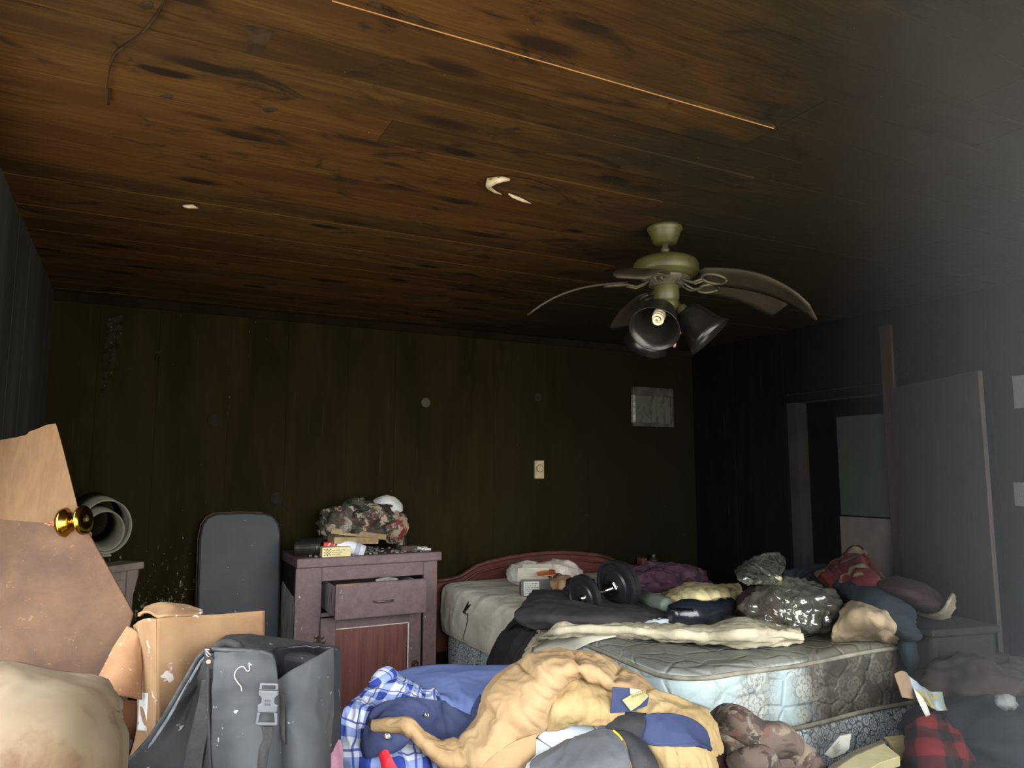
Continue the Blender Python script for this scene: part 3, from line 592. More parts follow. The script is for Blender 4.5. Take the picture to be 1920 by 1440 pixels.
M_shade = gm('smoked_glass_shade', (.014, .013, .011), (.024, .022, .018), 8, .3, spec=.5, dirt=((.006, .006, .005), 7, .5, .7))
def shade(ang, dip, name='lamp_shade'):
    a = math.radians(ang); d = rt * math.cos(a) + aw * math.sin(a); ax = (d * math.cos(dip) - zz * math.sin(dip)).normalized()
    c = FC + zz * -.305 + d * .035
    MB().lathe([(.012, 0), (.014, .02), (.022, .024), (.024, .05), (.02, .052)], c, ax, 18).obj('lamp_socket', M_fan, fan, smooth=True)
    prof = [(a_ * 1.2, b_ * 1.15) for a_, b_ in ((.024, .036), (.034, .04), (.046, .055), (.054, .08), (.058, .105), (.066, .135), (.078, .158), (.076, .158), (.063, .134), (.055, .105), (.051, .08), (.043, .058), (.03, .043))]
    return MB().lathe(prof, c, ax, 32, caps=False).obj(name, M_shade, fan, smooth=True), c, ax
s1, c1, ax1 = shade(-118, math.radians(44)); shade(-15, math.radians(48)); shade(110, math.radians(46))
# spiral compact lamp in the near shade
bulb = MB().lathe([(.016, .045), (.02, .055), (.02, .075), (.014, .08)], c1, ax1, 16).obj('lamp_bulb', M_white, fan, smooth=True)
q1 = ax1.cross(zz).normalized(); q2 = q1.cross(ax1)
sp = []
for i in range(90):
    t = i / 89; an = t * 2 * math.pi * 3.5; rr = .0185 if t < .8 else .0185 * (1 - (t - .8) / .2 * .75)
    sp.append(tuple(c1 + ax1 * (.08 + .042 * min(1, t / .82)) + q1 * math.cos(an) * rr + q2 * math.sin(an) * rr))
MB().tube(sp, .0052, 8).obj('spiral_tube', gm('lamp_glass', hx(250, 240, 205), hx(235, 222, 180), 12, .3, None), bulb, smooth=True)
M_fob = gm('wooden_fob', hx(190, 130, 80), hx(150, 96, 56), 30, .5)
for px, pyy, z1 in ((.015, -.045, .44), (.045, -.02, .385)):
    p = FC + rt * px + aw * pyy
    ch = MB().tube([tuple(p + zz * -.32), tuple(p + zz * -z1)], .0016, 5).obj('pull_chain', M_fdark, fan)
    MB().lathe([(.002, 0), (.006, -.006), (.008, -.02), (.0075, -.032), (.003, -.04)], p + zz * -z1, n=12).obj('wooden_fob', M_fob, ch, smooth=True)

# ------------------------------------------------------------------ things fixed on the back wall
th_ = thing('thermostat', 'cream rectangular thermostat with round dial on the dark back wall', 'thermostat', (2.47, YB - .004, 1.36))
M_cream = gm('aged_cream_plastic', hx(205, 190, 145), hx(176, 160, 115), 14, .5, dirt=((.12, .1, .06), 12, .5, .75))
MB().span((2.432, YB - .028, 1.355), (2.502, YB - .004, 1.478)).obj('cover', M_cream, th_, bevel=.004)
MB().lathe([(.024, 0), (.024, .006), (.021, .009), (.012, .009), (.011, .013), (.002, .014)], (2.467, YB - .028, 1.425), (0, -1, 0), 24).obj('dial', M_cream, th_, smooth=False)
MB().lathe([(.027, 0), (.027, .003), (.0245, .003), (.0245, 0)], (2.467, YB - .028, 1.425), (0, -1, 0), 24).obj('dial_ring', M_fdark, th_)
pic = thing('picture_frame', 'small soot-streaked picture hanging on the back wall beneath the fan', 'picture', (3.44, YB - .004, 1.75))
m_ = Mt('smoke_stained_print', .6); c_ = m_.ramp(m_.ns(m_.mp(m_.obj, (6, 6, 3)), 2.4, 5, .65, .6), [(.3, hx(30, 34, 30)), (.5, hx(96, 98, 86)), (.7, hx(70, 72, 62))]); m_.col(c_)
MB().span((3.28, YB - .018, 1.76), (3.61, YB - .006, 1.97)).obj('print', m_.m, pic)
M_frame = gm('burnt_frame', (.02, .018, .015), (.05, .045, .038), 20, .6, fleck=((.5, .5, .45), 50, .7))
for a, b in (((3.255, YB - .03, 1.735), (3.635, YB - .004, 1.762)), ((3.255, YB - .03, 1.968), (3.635, YB - .004, 2.03)), ((3.612, YB - .03, 1.762), (3.635, YB - .004, 1.968))):
    MB().span(a, b).obj('frame_rail', M_frame, pic, bevel=.003)
MB().span((3.255, YB - .03, 1.762), (3.279, YB - .004, 1.968)).obj('frame_rail', gm('flaking_frame', hx(150, 152, 140), hx(90, 92, 84), 30, .6), pic, bevel=.003)
M_disc = gm('dusty_disc', hx(92, 86, 70), hx(72, 66, 52), 14, .8)
M_disc2 = gm('sooty_disc', hx(56, 52, 44), hx(44, 40, 33), 20, .95, spec=.03)
def disc(c, r, mat, label):
    tag(MB().lathe([(r, 0), (r, .004), (r * .8, .007), (r * .3, .008), (.001, .008)], c, (0, -1, 0), 20).obj('wall_disc', mat, smooth=False), label, 'disc', 'discs on the back wall')
disc((1.645, YB - .004, 1.842), .031, M_disc, 'palest round disc, alone in the middle of the dark back wall')
disc((.39, YB - .004, 1.688), .036, M_disc2, 'faint grey disc on back wall above the tall black padded board')
disc((.745, YB - .004, 1.25), .036, M_disc2, 'faint grey disc between black board and cloth heap')
disc((2.47, YB - .004, 1.915), .033, M_disc2, 'faint oval disc on back wall above the cream thermostat')
hk = thing('wall_hook', 'small grey hook high on the back wall near the left corner', 'hook', (.082, YB - .003, 2.0))
MB().tube([(.082, YB - .005, 2.05), (.078, YB - .012, 2.02), (.084, YB - .022, 2.005), (.098, YB - .022, 2.01), (.104, YB - .02, 2.03)], .0045, 6).obj('hook', M_disc2, hk, smooth=True)
MB().lathe([(.011, 0), (.011, .003), (.006, .005)], (.082, YB - .004, 2.048), (0, -1, 0), 12).obj('base_plate', M_disc2, hk)

# ------------------------------------------------------------------ furniture along the back wall
M_maroon = m_wood('scuffed_maroon_paint', hx(120, 98, 97), hx(106, 84, 83), hx(92, 76, 76), (10, 10, 10), .42, (hx(205, 196, 188), 26, .69))
M_panelred = m_wood('blistered_red_veneer', hx(128, 80, 70), hx(104, 62, 56), hx(84, 56, 54), (16, 16, .7), .4, (hx(200, 180, 168), 30, .67), 3)
M_char = gm('alligator_char', (.008, .008, .008), (.02, .019, .018), 20, .7, (1., 40, .02))
m_ = Mt('ashy_weathered_wood', .9); g_ = m_.ns(m_.mp(m_.obj, (30, 30, 2.2)), 3, 7, .7, .8)
m_.col(m_.ramp(g_, [(.33, hx(60, 58, 55)), (.48, hx(170, 166, 160)), (.62, hx(235, 232, 226)), (.75, hx(130, 126, 120))])); m_.bump(g_, 1., .01); M_ash = m_.m
NX0, NX1, NYF, NYB, NZ = .775, 1.555, 3.97, 4.42, .955
ns_ = thing('nightstand', 'maroon painted nightstand with half-open drawer beside the bed', 'nightstand', ((NX0 + NX1) / 2, 4.2, 0))
fr = MB()
MB().span((NX0, NYF - .02, .905), (NX1 + .02, NYB, NZ)).obj('top', M_maroon, ns_, bevel=.006)
MB().span((NX1 - .03, NYF + .02, .1), (NX1, NYB, .904)).span((NX0 + .02, NYB - .02, .1), (NX1 - .03, NYB, .904)).span((NX0 + .02, NYF + .03, .1), (NX1 - .03, NYB - .02, .13)).obj('carcass', M_maroon, ns_, bevel=.003)
# burnt left flank: charred upper board and an ash-white lower board with a split
MB().span((NX0 + .006, NYF + .025, .75), (NX0 + .02, NYB, .904)).obj('charred_side', M_char, ns_, bevel=.003)
MB().prism([(NX0 + .004, NYF + .05, .1), (NX0 + .004, NYF + .05, .745), (NX0 + .004, NYB - .06, .79), (NX0 + .004, NYB - .02, .74), (NX0 + .004, NYB - .02, .1)], .014, (-1, 0, 0)).obj('ash_grey_side', M_ash, ns_, bevel=.002)
for a, b in (((NX0, NYF, .04), (.91, NYF + .025, .904)), ((1.475, NYF, .04), (NX1, NYF + .025, .904)), ((.91, NYF, .83), (1.475, NYF + .025, .904)), ((.91, NYF, .04), (1.475, NYF + .025, .1)), ((.91, NYF, .648), (1.475, NYF + .025, .668))):
    MB().span(a, b).obj('front_rail', M_maroon, ns_, bevel=.003)
dr = MB().span((.945, NYF - .155, .655), (1.435, NYF - .135, .832)).obj('drawer', M_maroon, ns_, bevel=.004)
MB().span((.955, NYF - .135, .665), (.967, NYF + .25, .81)).span((1.413, NYF - .135, .665), (1.425, NYF + .25, .81)).span((.967, NYF - .135, .665), (1.413, NYF + .25, .675)).obj('drawer_box', M_ash, dr)
MB().tube([(1.145, NYF - .156, .735), (1.148, NYF - .178, .735), (1.165, NYF - .182, .734), (1.225, NYF - .182, .734), (1.242, NYF - .178, .735), (1.245, NYF - .156, .735)], .0045, 8).obj('handle', gm('dull_nickel', hx(120, 104, 100), hx(90, 78, 76), 30, .35, metal=.6), dr, smooth=True)
V = [(.95, NYF - .156, .826), (.99, NYF - .157, .822), (1.04, NYF - .157, .819), (1.07, NYF - .157, .829), (1.06, NYF - .157, .8325), (.95, NYF - .157, .8325)]
MB().prism(V, .002, (0, -1, 0)).obj('chipped_edge', gm('raw_chip', hx(150, 116, 92), hx(120, 88, 70), 30), dr)
do = thing_door = MB().span((.905, NYF - .022, .1), (.985, NYF - .002, .645)).span((1.385, NYF - .022, .1), (1.455, NYF - .002, .645)).span((.985, NYF - .022, .585), (1.385, NYF - .002, .645)).span((.985, NYF - .022, .1), (1.385, NYF - .002, .16)).obj('door', M_maroon, ns_, bevel=.003)
MB().span((.986, NYF - .012, .161), (1.384, NYF - .004, .584)).obj('inset_panel', M_panelred, do)
M_flk = gm('flaked_primer', hx(215, 205, 195), hx(180, 168, 158), 40, .9)
MB().span((1.378, NYF - .0235, .16), (1.3845, NYF - .0215, .585)).span((.985, NYF - .0235, .582), (1.38, NYF - .0215, .587)).obj('flaked_edge', M_flk, do)
M_brass_d = gm('dull_brass', hx(92, 76, 60), hx(70, 58, 48), 30, .45, metal=.5)
for z in (.53, .2):
    hb_ = MB()
    for sx_ in (-1, 1):
        for dz in (-.022, 0, .022): hb_.lathe([(.013, 0), (.012, .003), (.004, .005)], (.903 + sx_ * (.012 + .006 * (dz == 0)), NYF - (.022 if sx_ > 0 else .0), z + dz), (0, -1, 0), 10)
    hb_.tube([(.903, NYF - .024, z - .03), (.903, NYF - .024, z + .03)], .004, 6)
    hb_.obj('hinge', M_brass_d, do)
MB().lathe([(.022, 0), (.022, .003), (.01, .005), (.008, .014), (.013, .02), (.006, .026)], (1.422, NYF - .022, .36), (0, -1, 0), 16).obj('knob', M_brass_d, do, smooth=True)
# paper poking out of the drawer
pp = cloth('paper_scrap', [[(1.17, NYF - .10, .80), (1.22, NYF - .10, .80), (1.28, NYF - .1, .80)], [(1.165, NYF - .11, .84), (1.22, NYF - .12, .85), (1.29, NYF - .1, .836)]], gm('grey_paper', hx(150, 146, 140), hx(110, 104, 98), 12), nu=14, nv=8, wr=((.008, 20, 8, 1.2),), thick=.002)
tag(pp, 'crumpled grey paper poking out of the nightstand drawer', 'paper')

# things on the nightstand
def Zt(c, r): return c
M_heap = m_camo('scorched_print_fabric', [hx(72, 64, 54), hx(92, 40, 40), hx(48, 62, 46), hx(150, 136, 114), hx(40, 34, 32)], 13)
hp = thing('cloth_heap', 'heaped camouflage and red patterned cloth on the nightstand', 'cloth', (1.2, 4.2, NZ))
blob('bundle', (1.1728,4.2,1.1123), (.22, .17, .115), M_heap, hp, amp=.26, sc=2.6, seed=4, n=72, flat=NZ + .06, fold_amp=.07)
blob('bundle', (1.0552,4.17,1.1029), (.11, .13, .10), m_camo('scorched_grey_fabric', [hx(84, 78, 68), hx(52, 48, 42), hx(140, 132, 118), hx(70, 60, 52)], 16), hp, amp=.2, sc=3, seed=9, n=48, flat=NZ + .04, fold_amp=.09)
blob('bundle', (1.36,4.17,1.084), (.075, .10, .09), m_camo('scorched_tan_fabric', [hx(140, 122, 100), hx(110, 44, 44), hx(150, 138, 116), hx(64, 58, 50)], 14), hp, amp=.2, sc=3, seed=12, n=40, flat=NZ + .02, fold_amp=.08)
blob('knotted_top', (1.1453,4.2,1.2213), (.05, .05, .035), M_heap, hp, amp=.3, sc=3, seed=15, n=28, fold_amp=.12)
cp = blob('white_hat', (1.329,4.22,1.18), (.10, .085, .085), gm('smudged_white_cloth', hx(205, 204, 198), hx(170, 168, 162), 10, dirt=((.2, .19, .18), 14, .55, .75)), None, amp=.06, sc=3, seed=5, n=36)
tag(cp, 'white rounded hat behind the heaped cloth on nightstand', 'hat')
M_board = gm('brown_folded_paper', hx(168, 146, 108), hx(130, 108, 76), 12, .9, dirt=((.05, .04, .03), 9, .55, .75))
def fbox(name, label, cat, c, d, rz, mat, rx=0, bevel=.002, group=None):
    M = RZ(rz) @ Matrix.Rotation(math.radians(rx), 4, 'Y')
    o = MB().box(c, d, M).obj(name, mat, bevel=bevel); tag(o, label, cat, group); return o
fbox('folded_paper', 'brown folded paper strip under the cloth heap, upper one', 'paper', (1.1287,4.08,1.0626), (.30, .10, .03), -12, M_board, 8)
fbox('folded_paper', 'brown paper packet under the cloth heap, lower one', 'paper', (1.0943,4.06,1.0308), (.25, .12, .035), 4, M_board, 3)
can = thing('metal_can', 'dark scorched metal can lying on the left of nightstand top', 'can', (0.8659,4.12,0.9899))
cc = Vector((0.8037,4.12,0.9928)); ca = (Vector((0.9153,4.06,0.9987)) - cc).normalized()
M_can = gm('scorched_steel', (.06, .055, .045), (.10, .092, .075), 12, .35, metal=.8, dirt=((.01, .01, .01), 8, .5, .7))
MB().lathe([(.048, 0), (.05, .004), (.05, .118), (.052, .122), (.05, .126), (.05, .14), (.046, .142), (.044, .02), (.002, .02)], cc, ca, 28).obj('can_body', M_can, can, smooth=False)
cb = thing('cream_carton', 'small cream carton with printed mark at front of nightstand top', 'carton', (.97, 4.0, NZ))
Mb = RZ(-3); cbc = Vector((0.9796,3.99,0.9658)); cbc.z = NZ + .026
MB().box(cbc, (.15, .09, .05), Mb).obj('box', gm('cream_card', hx(232, 220, 168), hx(214, 198, 146), 9, .7), cb, bevel=.002)
pr_ = MB(); M_ink = gm('faded_ink', hx(120, 92, 60), hx(96, 72, 44), 40)
for i in range(5):
    for j in range(5):
        if (i + j) % 2 == 0: pr_.box(cbc + Mb @ Vector((-.062 + i * .0072, -.0455, -.014 + j * .0072)), (.006, .001, .006), Mb)
for j in range(3):
    x_ = -.02
    while x_ < .045 - .012 * j:
        wq = random.uniform(.004, .011); pr_.box(cbc + Mb @ Vector((x_, -.0455, .01 - j * .011)), (wq, .001, .0028), Mb); x_ += wq + .003
pr_.obj('printed_lettering', M_ink, cb)
rb = thing('red_carton', 'small red and white carton behind the cream carton', 'carton', (.94, 4.06, NZ))
rbc = Vector((0.9729,4.05,1.0026))
MB().box(rbc + Vector((.0, 0, 0)), (.085, .05, .045), RZ(-6)).obj('box', gm('red_card', hx(214, 60, 60), hx(196, 46, 48), 8, .6), rb, bevel=.002)
wq = MB()
for k in (-.025, .005): wq.prism([tuple(rbc + RZ(-6) @ Vector((k + a, -.0258, b))) for a, b in ((-.012, -.02), (-.004, -.02), (.02, .02), (.012, .02))], .001)
wq.obj('white_stripe', M_white, rb)
tb = thing('rolled_paper', 'white rolled paper tube with band beside the red carton', 'paper roll', (1.05, 4.02, NZ))
ta, tb2 = Vector((1.0048,4.04,1.0134)), Vector((1.1416,3.99,0.9719))
MB().lathe([(.042, 0), (.043, .01), (.036, (tb2 - ta).length * .6), (.03, (tb2 - ta).length), (.002, (tb2 - ta).length)], ta, (tb2 - ta), 20).obj('sheet', gm('white_sheet', hx(226, 228, 232), hx(204, 206, 212), 6, .6), tb, smooth=True)
MB().lathe([(.037, .10), (.038, .102), (.037, .125), (.034, .126)], ta, (tb2 - ta), 20).obj('band', gm('grey_band', hx(170, 174, 184), hx(150, 154, 164), 9, .5), tb, smooth=True)
fbox('brown_box', 'small charred brown box on the right of nightstand top', 'box', (1.4122,4.08,0.9535), (.10, .07, .06), 4, gm('scorched_brown_card', hx(84, 66, 58), hx(66, 52, 46), 10, dirt=((.03, .025, .02), 9, .5, .7)))
cpw = blob('crumpled_paper', (1.4958,4.08,0.9466), (.05, .04, .026), gm('crumpled_white', hx(205, 200, 196), hx(160, 154, 150), 14), amp=.6, sc=3.5, seed=3, n=18, smooth=False); tag(cpw, 'crumpled white paper at the right edge of nightstand top', 'paper')
dk = MB().lathe([(.04, 0), (.043, .004), (.043, .09), (.038, .1), (.002, .1)], (1.4111,4.2,0.9516), (0, 0, 1), 20).obj('dark_jar', M_can, smooth=False); tag(dk, 'dark jar half hidden behind cloth heap on nightstand', 'jar')
rn = MB()
for k in range(170):
    x_ = random.uniform(.84, 1.5); y_ = random.uniform(3.98, 4.36); s_ = random.uniform(.004, .014)
    rn.box((x_, y_, NZ + s_ * .4), (s_ * 2, s_ * 1.3, s_ * .8), Matrix.Rotation(random.uniform(0, 3), 4, 'Z') @ Matrix.Rotation(random.uniform(-.5, .5), 4, 'X'))
tag(rn.obj('ash_debris', gm('burnt_crumbs', hx(70, 64, 60), hx(150, 144, 138), 60)), 'scattered ash crumbs and flakes over the nightstand top', 'debris', kind='stuff')

# tall black padded board against the back wall
pb = thing('padded_board', 'tall black padded board with rounded top leaning on back wall', 'board', (.56, 4.3, 0))
poly = [(0.3398,4.2712,0.5058),(0.3341,4.3118,0.7979),(0.3329,4.3461,1.0446),(0.3437,4.3558,1.1141),(0.369,4.3618,1.1557),(0.4142,4.365,1.1773),(0.5382,4.366,1.18),(0.6659,4.3658,1.1739),(0.7153,4.3639,1.158),(0.7479,4.3582,1.1158),(0.7603,4.35,1.0567),(0.761,4.31,0.7689),(0.7591,4.2675,0.4634)]
low = [(0.7566,4.2101,0.0511),(0.3475,4.2164,0.1114)]
MB().prism(poly + low, .04, (0, -1, .06)).obj('vinyl_pad', gm('scuffed_black_vinyl', hx(58, 59, 60), hx(46, 47, 48), 5, .5, (.12, 40, .003), ((.55, .55, .52), 26, .70)), pb, bevel=.012)
MB().prism([(a[0] - .004, a[1] + .043, a[2] + .0) for a in poly + low], .012, (0, -1, .06)).obj('plywood_back', gm('ply_edge', hx(120, 100, 76), hx(90, 74, 56), 20), pb)

# small cabinet in the left back corner with a roll of vinyl flooring on it
lc = thing('corner_cabinet', 'dark narrow cabinet with carved side in the left corner', 'cabinet', (.05, 3.3, 0))
M_lc = m_wood('sooty_brown_cabinet', hx(128, 112, 102), hx(108, 94, 86), hx(80, 70, 64), (10, 10, 1), .55, (hx(220, 216, 206), 30, .68))
ctr = Vector((0.0666,3.7621,1.0)); R42 = RZ(42); ux = (R42 @ Vector((1, 0, 0))); uy = (R42 @ Vector((0, 1, 0)))
def cabpt(a, b, z): p = ctr - ux * a + uy * b; return (p.x, p.y, z)
def cabbox(a0, a1, b0, b1, z0, z1):
    m = MB(); m.V = [cabpt(a, b, z) for a in (a1, a0) for b in (b0, b1) for z in (z0, z1)]; m.F = list(BF); return m
cabbox(0, .40, 0, .14, .97, 1.0).obj('top', M_lc, lc, bevel=.004)
cabbox(.025, .38, .03, .13, .05, .969).obj('body', M_lc, lc, bevel=.003)
cabbox(.085, .34, .018, .03, .12, .93).obj('door', M_lc, lc, bevel=.004)
sc_p = [cabpt(.0 + a, .02, z) for a, z in ((.03, .968), (.012, .968), (.012, .94), (.022, .90), (.034, .86), (.036, .80), (.03, .74), (.03, .05), (.07, .05), (.07, .968))]
MB().prism(sc_p, .018, tuple(-uy)).obj('scroll_stile', M_lc, lc)
cabbox(.004, .026, .06, .09, .05, .92).obj('post', gm('reddish_post', hx(110, 84, 70), hx(92, 70, 58), 12), lc, bevel=.003)
rl = thing('flooring_roll', 'loose grey-green roll of vinyl flooring behind the broken door', 'roll', (-0.0864,3.7652,1.0609))
rc = Vector((-0.0845,3.6931,1.1698)); rax = ((rc - Vector((0, 0, 1.4))).normalized() - rt * .14 + zz * .10).normalized(); e1 = rax.cross(zz).normalized(); e2 = e1.cross(rax) * -1
if e2.z < 0: e2 = -e2
e1 = Vector((abs(e1.x), e1.y if e1.x > 0 else -e1.y, e1.z))
V = []; NS = 150
for i in range(NS + 1):
    t = i / NS; an = math.radians(-80) - t * 2 * math.pi * 2.3; r_ = .122 - .062 * t
    cx_ = -.008 * t; cz_ = -.04 * t
    for L in (0, .55): V.append(tuple(rc + rax * L + e1 * (cx_ + r_ * .92 * math.cos(an)) + e2 * (cz_ + r_ * 1.08 * math.sin(an))))
mesh('vinyl_sheet', V, [(2 * i, 2 * i + 1, 2 * i + 3, 2 * i + 2) for i in range(NS)], gm('grey_green_vinyl', hx(128, 123, 106), hx(104, 100, 86), 6, .6, dirt=((.05, .05, .04), 5, .5, .8)), rl, smooth=True, solid=.007)

# ------------------------------------------------------------------ bed
BX0, BX1, BY0, BY1 = 1.74, 3.13, 2.10, 4.31
M_hb = m_wood('dark_cherry_headboard', hx(112, 68, 58), hx(90, 52, 46), hx(64, 44, 40), (3, 3, 14), .35)
bed = thing('bed_frame', 'cherry wood bed frame with arched headboard against the back wall', 'bed frame', ((BX0 + BX1) / 2, 3.3, 0))
hx0, hx1 = 1.70, 3.26
prof = [(0, .735), (.10, .74), (.16, .752), (.22, .78), (.28, .812), (.36, .83), (.5, .85), (.64, .862), (.78, .866)]
ol = [(hx0 + a, z) for a, z in prof] + [(hx1 - a, z) for a, z in prof[:-1][::-1]]
MB().prism([(x, 4.37, z) for x, z in ol] + [(hx1, 4.37, .3), (hx0, 4.37, .3)], .035, (0, -1, 0)).obj('headboard', M_hb, bed, bevel=.004)
mo = MB().tube([(x, 4.362, z - .004) for x, z in ol], .014, 8); mo.obj('top_moulding', M_hb, bed, smooth=True)
MB().tube([(x, 4.366, z - .05) for x, z in ol[2:-2]], .008, 6).obj('inner_moulding', M_hb, bed, smooth=True)
for x in (hx0 - .045, hx1): MB().span((x, 4.34, 0), (x + .045, 4.41, .79)).obj('post', M_hb, bed, bevel=.006)
for x in (BX0 + .01, BX1 - .04): MB().span((x, BY0 + .05, .17), (x + .03, 4.36, .205)).obj('side_rail', M_fdark, bed)
for x in (BX0 + .1, BX1 - .1):
    for y in (BY0 + .15, 3.2): MB().lathe([(.02, 0), (.02, .17)], (x, y, 0), n=10).obj('leg', M_fdark, bed)
def slab(name, x0, x1, y0, y1, z0, z1, rad, mat, n=14, rz=.03, sag=None, nz=12, label=None, cat=None):
    """mattress-like body: rounded plan corners, rounded edges, quilted top"""
    ring = []
    for cx, cy, a0 in ((x1 - rad, y1 - rad, 0), (x0 + rad, y1 - rad, 90), (x0 + rad, y0 + rad, 180), (x1 - rad, y0 + rad, 270)):
        for k in range(n): a = math.radians(a0 + 90 * k / (n - 1)); ring.append((cx + rad * math.cos(a), cy + rad * math.sin(a)))
    # densify
    R = []
    for i, p in enumerate(ring):
        q = ring[(i + 1) % len(ring)]; L = math.dist(p, q); k = max(1, int(L / .025))
        for j in range(k): R.append((p[0] + (q[0] - p[0]) * j / k, p[1] + (q[1] - p[1]) * j / k))
    R = np.array(R); c = R.mean(0); N = len(R); V = []; F = []
    zs = [(z0, rz)] + [(z0 + rz * (1 - math.cos(t)), rz * (1 - math.sin(t))) for t in np.linspace(.3, math.pi / 2, 4)]
    zs += [(z, 0) for z in np.linspace(z0 + rz, z1 - rz, 6)[1:-1]]
    zs += [(z1 - rz * (1 - math.cos(t)), rz * (1 - math.sin(t))) for t in np.linspace(math.pi / 2, .0, 5)]
    d = R - c; ln = np.linalg.norm(d, axis=1)[:, None]; nrm = d / ln
    rows_ = []
    for z, ins in zs:
        b = .006 * np.sin((z - z0) / (z1 - z0) * math.pi)
        rows_.append(np.concatenate([R - nrm * (ins - b), np.full((N, 1), z)], 1))
    for s in np.linspace(.95, .0, 22): rows_.append(np.concatenate([c + (R - nrm * rz - c) * s, np.full((N, 1), z1 + .008 * (1 - s))], 1))
    A = np.concatenate(rows_); q = A * np.array((9, 9, 12))
    A[:, 2] += np.where(A[:, 2] > z1 - .005, .010 * pn(q * .6) + .004 * pn(q * 2), 0)
    A[:, :2] += (np.concatenate([nrm] * len(rows_)) * (.006 * pn(q + 4.4) * (A[:, 2] < z1 - .002) * (A[:, 2] > z0 + .01))[:, None])
    if sag is not None: A[:, 2] += sag(A)
    for i in range(len(rows_) - 1):
        for j in range(N): F.append((i * N + j, i * N + (j + 1) % N, (i + 1) * N + (j + 1) % N, (i + 1) * N + j))
    F.append(tuple(range(N))[::-1])
    return mesh(name, A, F, mat, None, smooth=True), R, nrm
bs, _, _ = slab('box_spring', BX0 + .01, BX1 - .01, BY0 + .02, BY1, .205, .435, .06, m_boxspring(), n=6)
tag(bs, 'grey damask box spring under the floral mattress', 'box spring')
M_mat = m_mattress()
mt, RR, NN = slab('mattress', BX0, BX1, BY0, BY1, .437, .70, .16, M_mat)
tag(mt, 'stained blue-grey floral mattress with rose pattern on the bed', 'mattress')
M_pip = gm('mattress_piping', hx(150, 144, 126), hx(110, 104, 90), 12, .7)
for z in (.448, .672):
    pts = [tuple((x + nx * .004, y + ny * .004, z + .004 * math.sin(i * .21))) for i, ((x, y), (nx, ny)) in enumerate(zip(RR, NN))]
    MB().tube(pts + pts[:1], .009, 6).obj('piping', M_pip, mt, smooth=True)
# beige fitted sheet: left flank and top, pulled off the foot end
m_ = Mt('stained_beige_sheet', .9); c_ = m_.mx(m_.mr(m_.ns(m_.obj, 4, 5, .6, .4), .35, .7), hx(226, 220, 202), hx(200, 194, 174))
c_ = m_.mx(m_.mr(m_.ns(m_.mp(m_.obj, (2, 2, 1)), 5, 4, .6, .5), .60, .70, 0., .7), c_, hx(160, 152, 132))
st_ = m_.ns(m_.mp(m_.obj, (1, 9, 3.2), (0, 4.4, .3)), 3.0, 5, .7, 1.2)
m_.col(c_); m_.bump(m_.ns(m_.obj, 30, 4), .3, .005); M_sheet = m_.m
xs0 = BX0 - .012
def hemY(x): return 2.62 + .0 * x - .20 * max(0, min(1, (x - 1.95) / .6))
rows = []
for t in np.linspace(0, 1, 12):
    r = []
    y_at = lambda x: BY1 + .01 - t * (BY1 + .01 - hemY(x))
    ys = BY1 + .01 - t * (BY1 + .01 - 2.98)
    for x, z in ((xs0 + .005, .435), (xs0 - .006, .48), (xs0 - .008, .56), (xs0 - .004, .64), (xs0 + .008, .694), (xs0 + .05, .716)): r.append((x, ys + (y_at(x) - ys) * max(0, (z - .55) / .166), z))
    for x in (1.9, 2.1, 2.35, 2.6, 2.85, 3.08): r.append((x, y_at(x), .719))
    rows.append(r)
sh = cloth('fitted_sheet', rows, M_sheet, nu=120, nv=90, wr=((.0055, 4, 7, 1.3), (.002, 18, 12, 1.2)), seed=6, thick=.003)
tag(sh, 'dirty beige fitted sheet stretched over the head half of mattress', 'sheet')
# black drip stain on the sheet's flank
stn = MB()
for pts, r in (([(1.712,3.8904,0.6783),(1.712,3.9122,0.6458),(1.712,3.9493,0.6106),(1.712,3.9189,0.6039)], [.003, .008, .010, .003]), ([(1.712,3.9494,0.6164),(1.712,3.9046,0.6412),(1.712,3.8607,0.6684)], [.006, .007, .002]), ([(1.712,3.9041,0.6122),(1.712,3.8962,0.5845),(1.712,3.9177,0.5372),(1.712,3.9469,0.4882),(1.712,3.9615,0.4562)], [.003, .0025, .002, .0022, .0008])):
    stn.tube(pts, r, 6, )
st_o = stn.obj('black_drip', gm('black_tar', (.006, .006, .007), (.012, .012, .013), 20, .4), sh, smooth=True); st_o['label'] = 'black melted drip on the sheet side'
# cream rumpled hem lying along the sheet's foot edge
hem_o = [(1.7,3.2053,0.5021),(1.7,3.1098,0.5877),(1.6285,2.7901,0.715),(1.739,2.7538,0.72),(1.8485,2.6745,0.72),(1.9441,2.5797,0.72),(2.0185,2.4646,0.722),(2.0958,2.3614,0.724),(2.1954,2.2588,0.724),(2.3243,2.2443,0.722),(2.474,2.2308,0.718)]
hem_m = [(1.69,3.1702,0.5521),(1.695,3.0495,0.6359),(1.6064,2.7299,0.75),(1.7049,2.6995,0.755),(1.812,2.621,0.755),(1.9053,2.5274,0.757),(1.9892,2.4278,0.757),(2.0673,2.328,0.76),(2.1212,2.1942,0.79),(2.2932,2.2127,0.76),(2.4128,2.1826,0.75)]
hem_i = [(1.7,3.1356,0.6065),(1.71,3.0261,0.6719),(1.736,2.9264,0.725),(1.8572,2.9175,0.725),(1.962,2.8373,0.725),(2.0759,2.7528,0.725),(2.1883,2.6695,0.725),(2.2991,2.5873,0.725),(2.3718,2.467,0.76),(2.4975,2.4083,0.73),(2.5508,2.3123,0.725)]
M_creamc = gm('soiled_cream_cotton', hx(220, 210, 180), hx(192, 180, 148), 8, .9, crk=(9, .5, .02), dirt=((.2, .17, .11), 9, .58, .78))
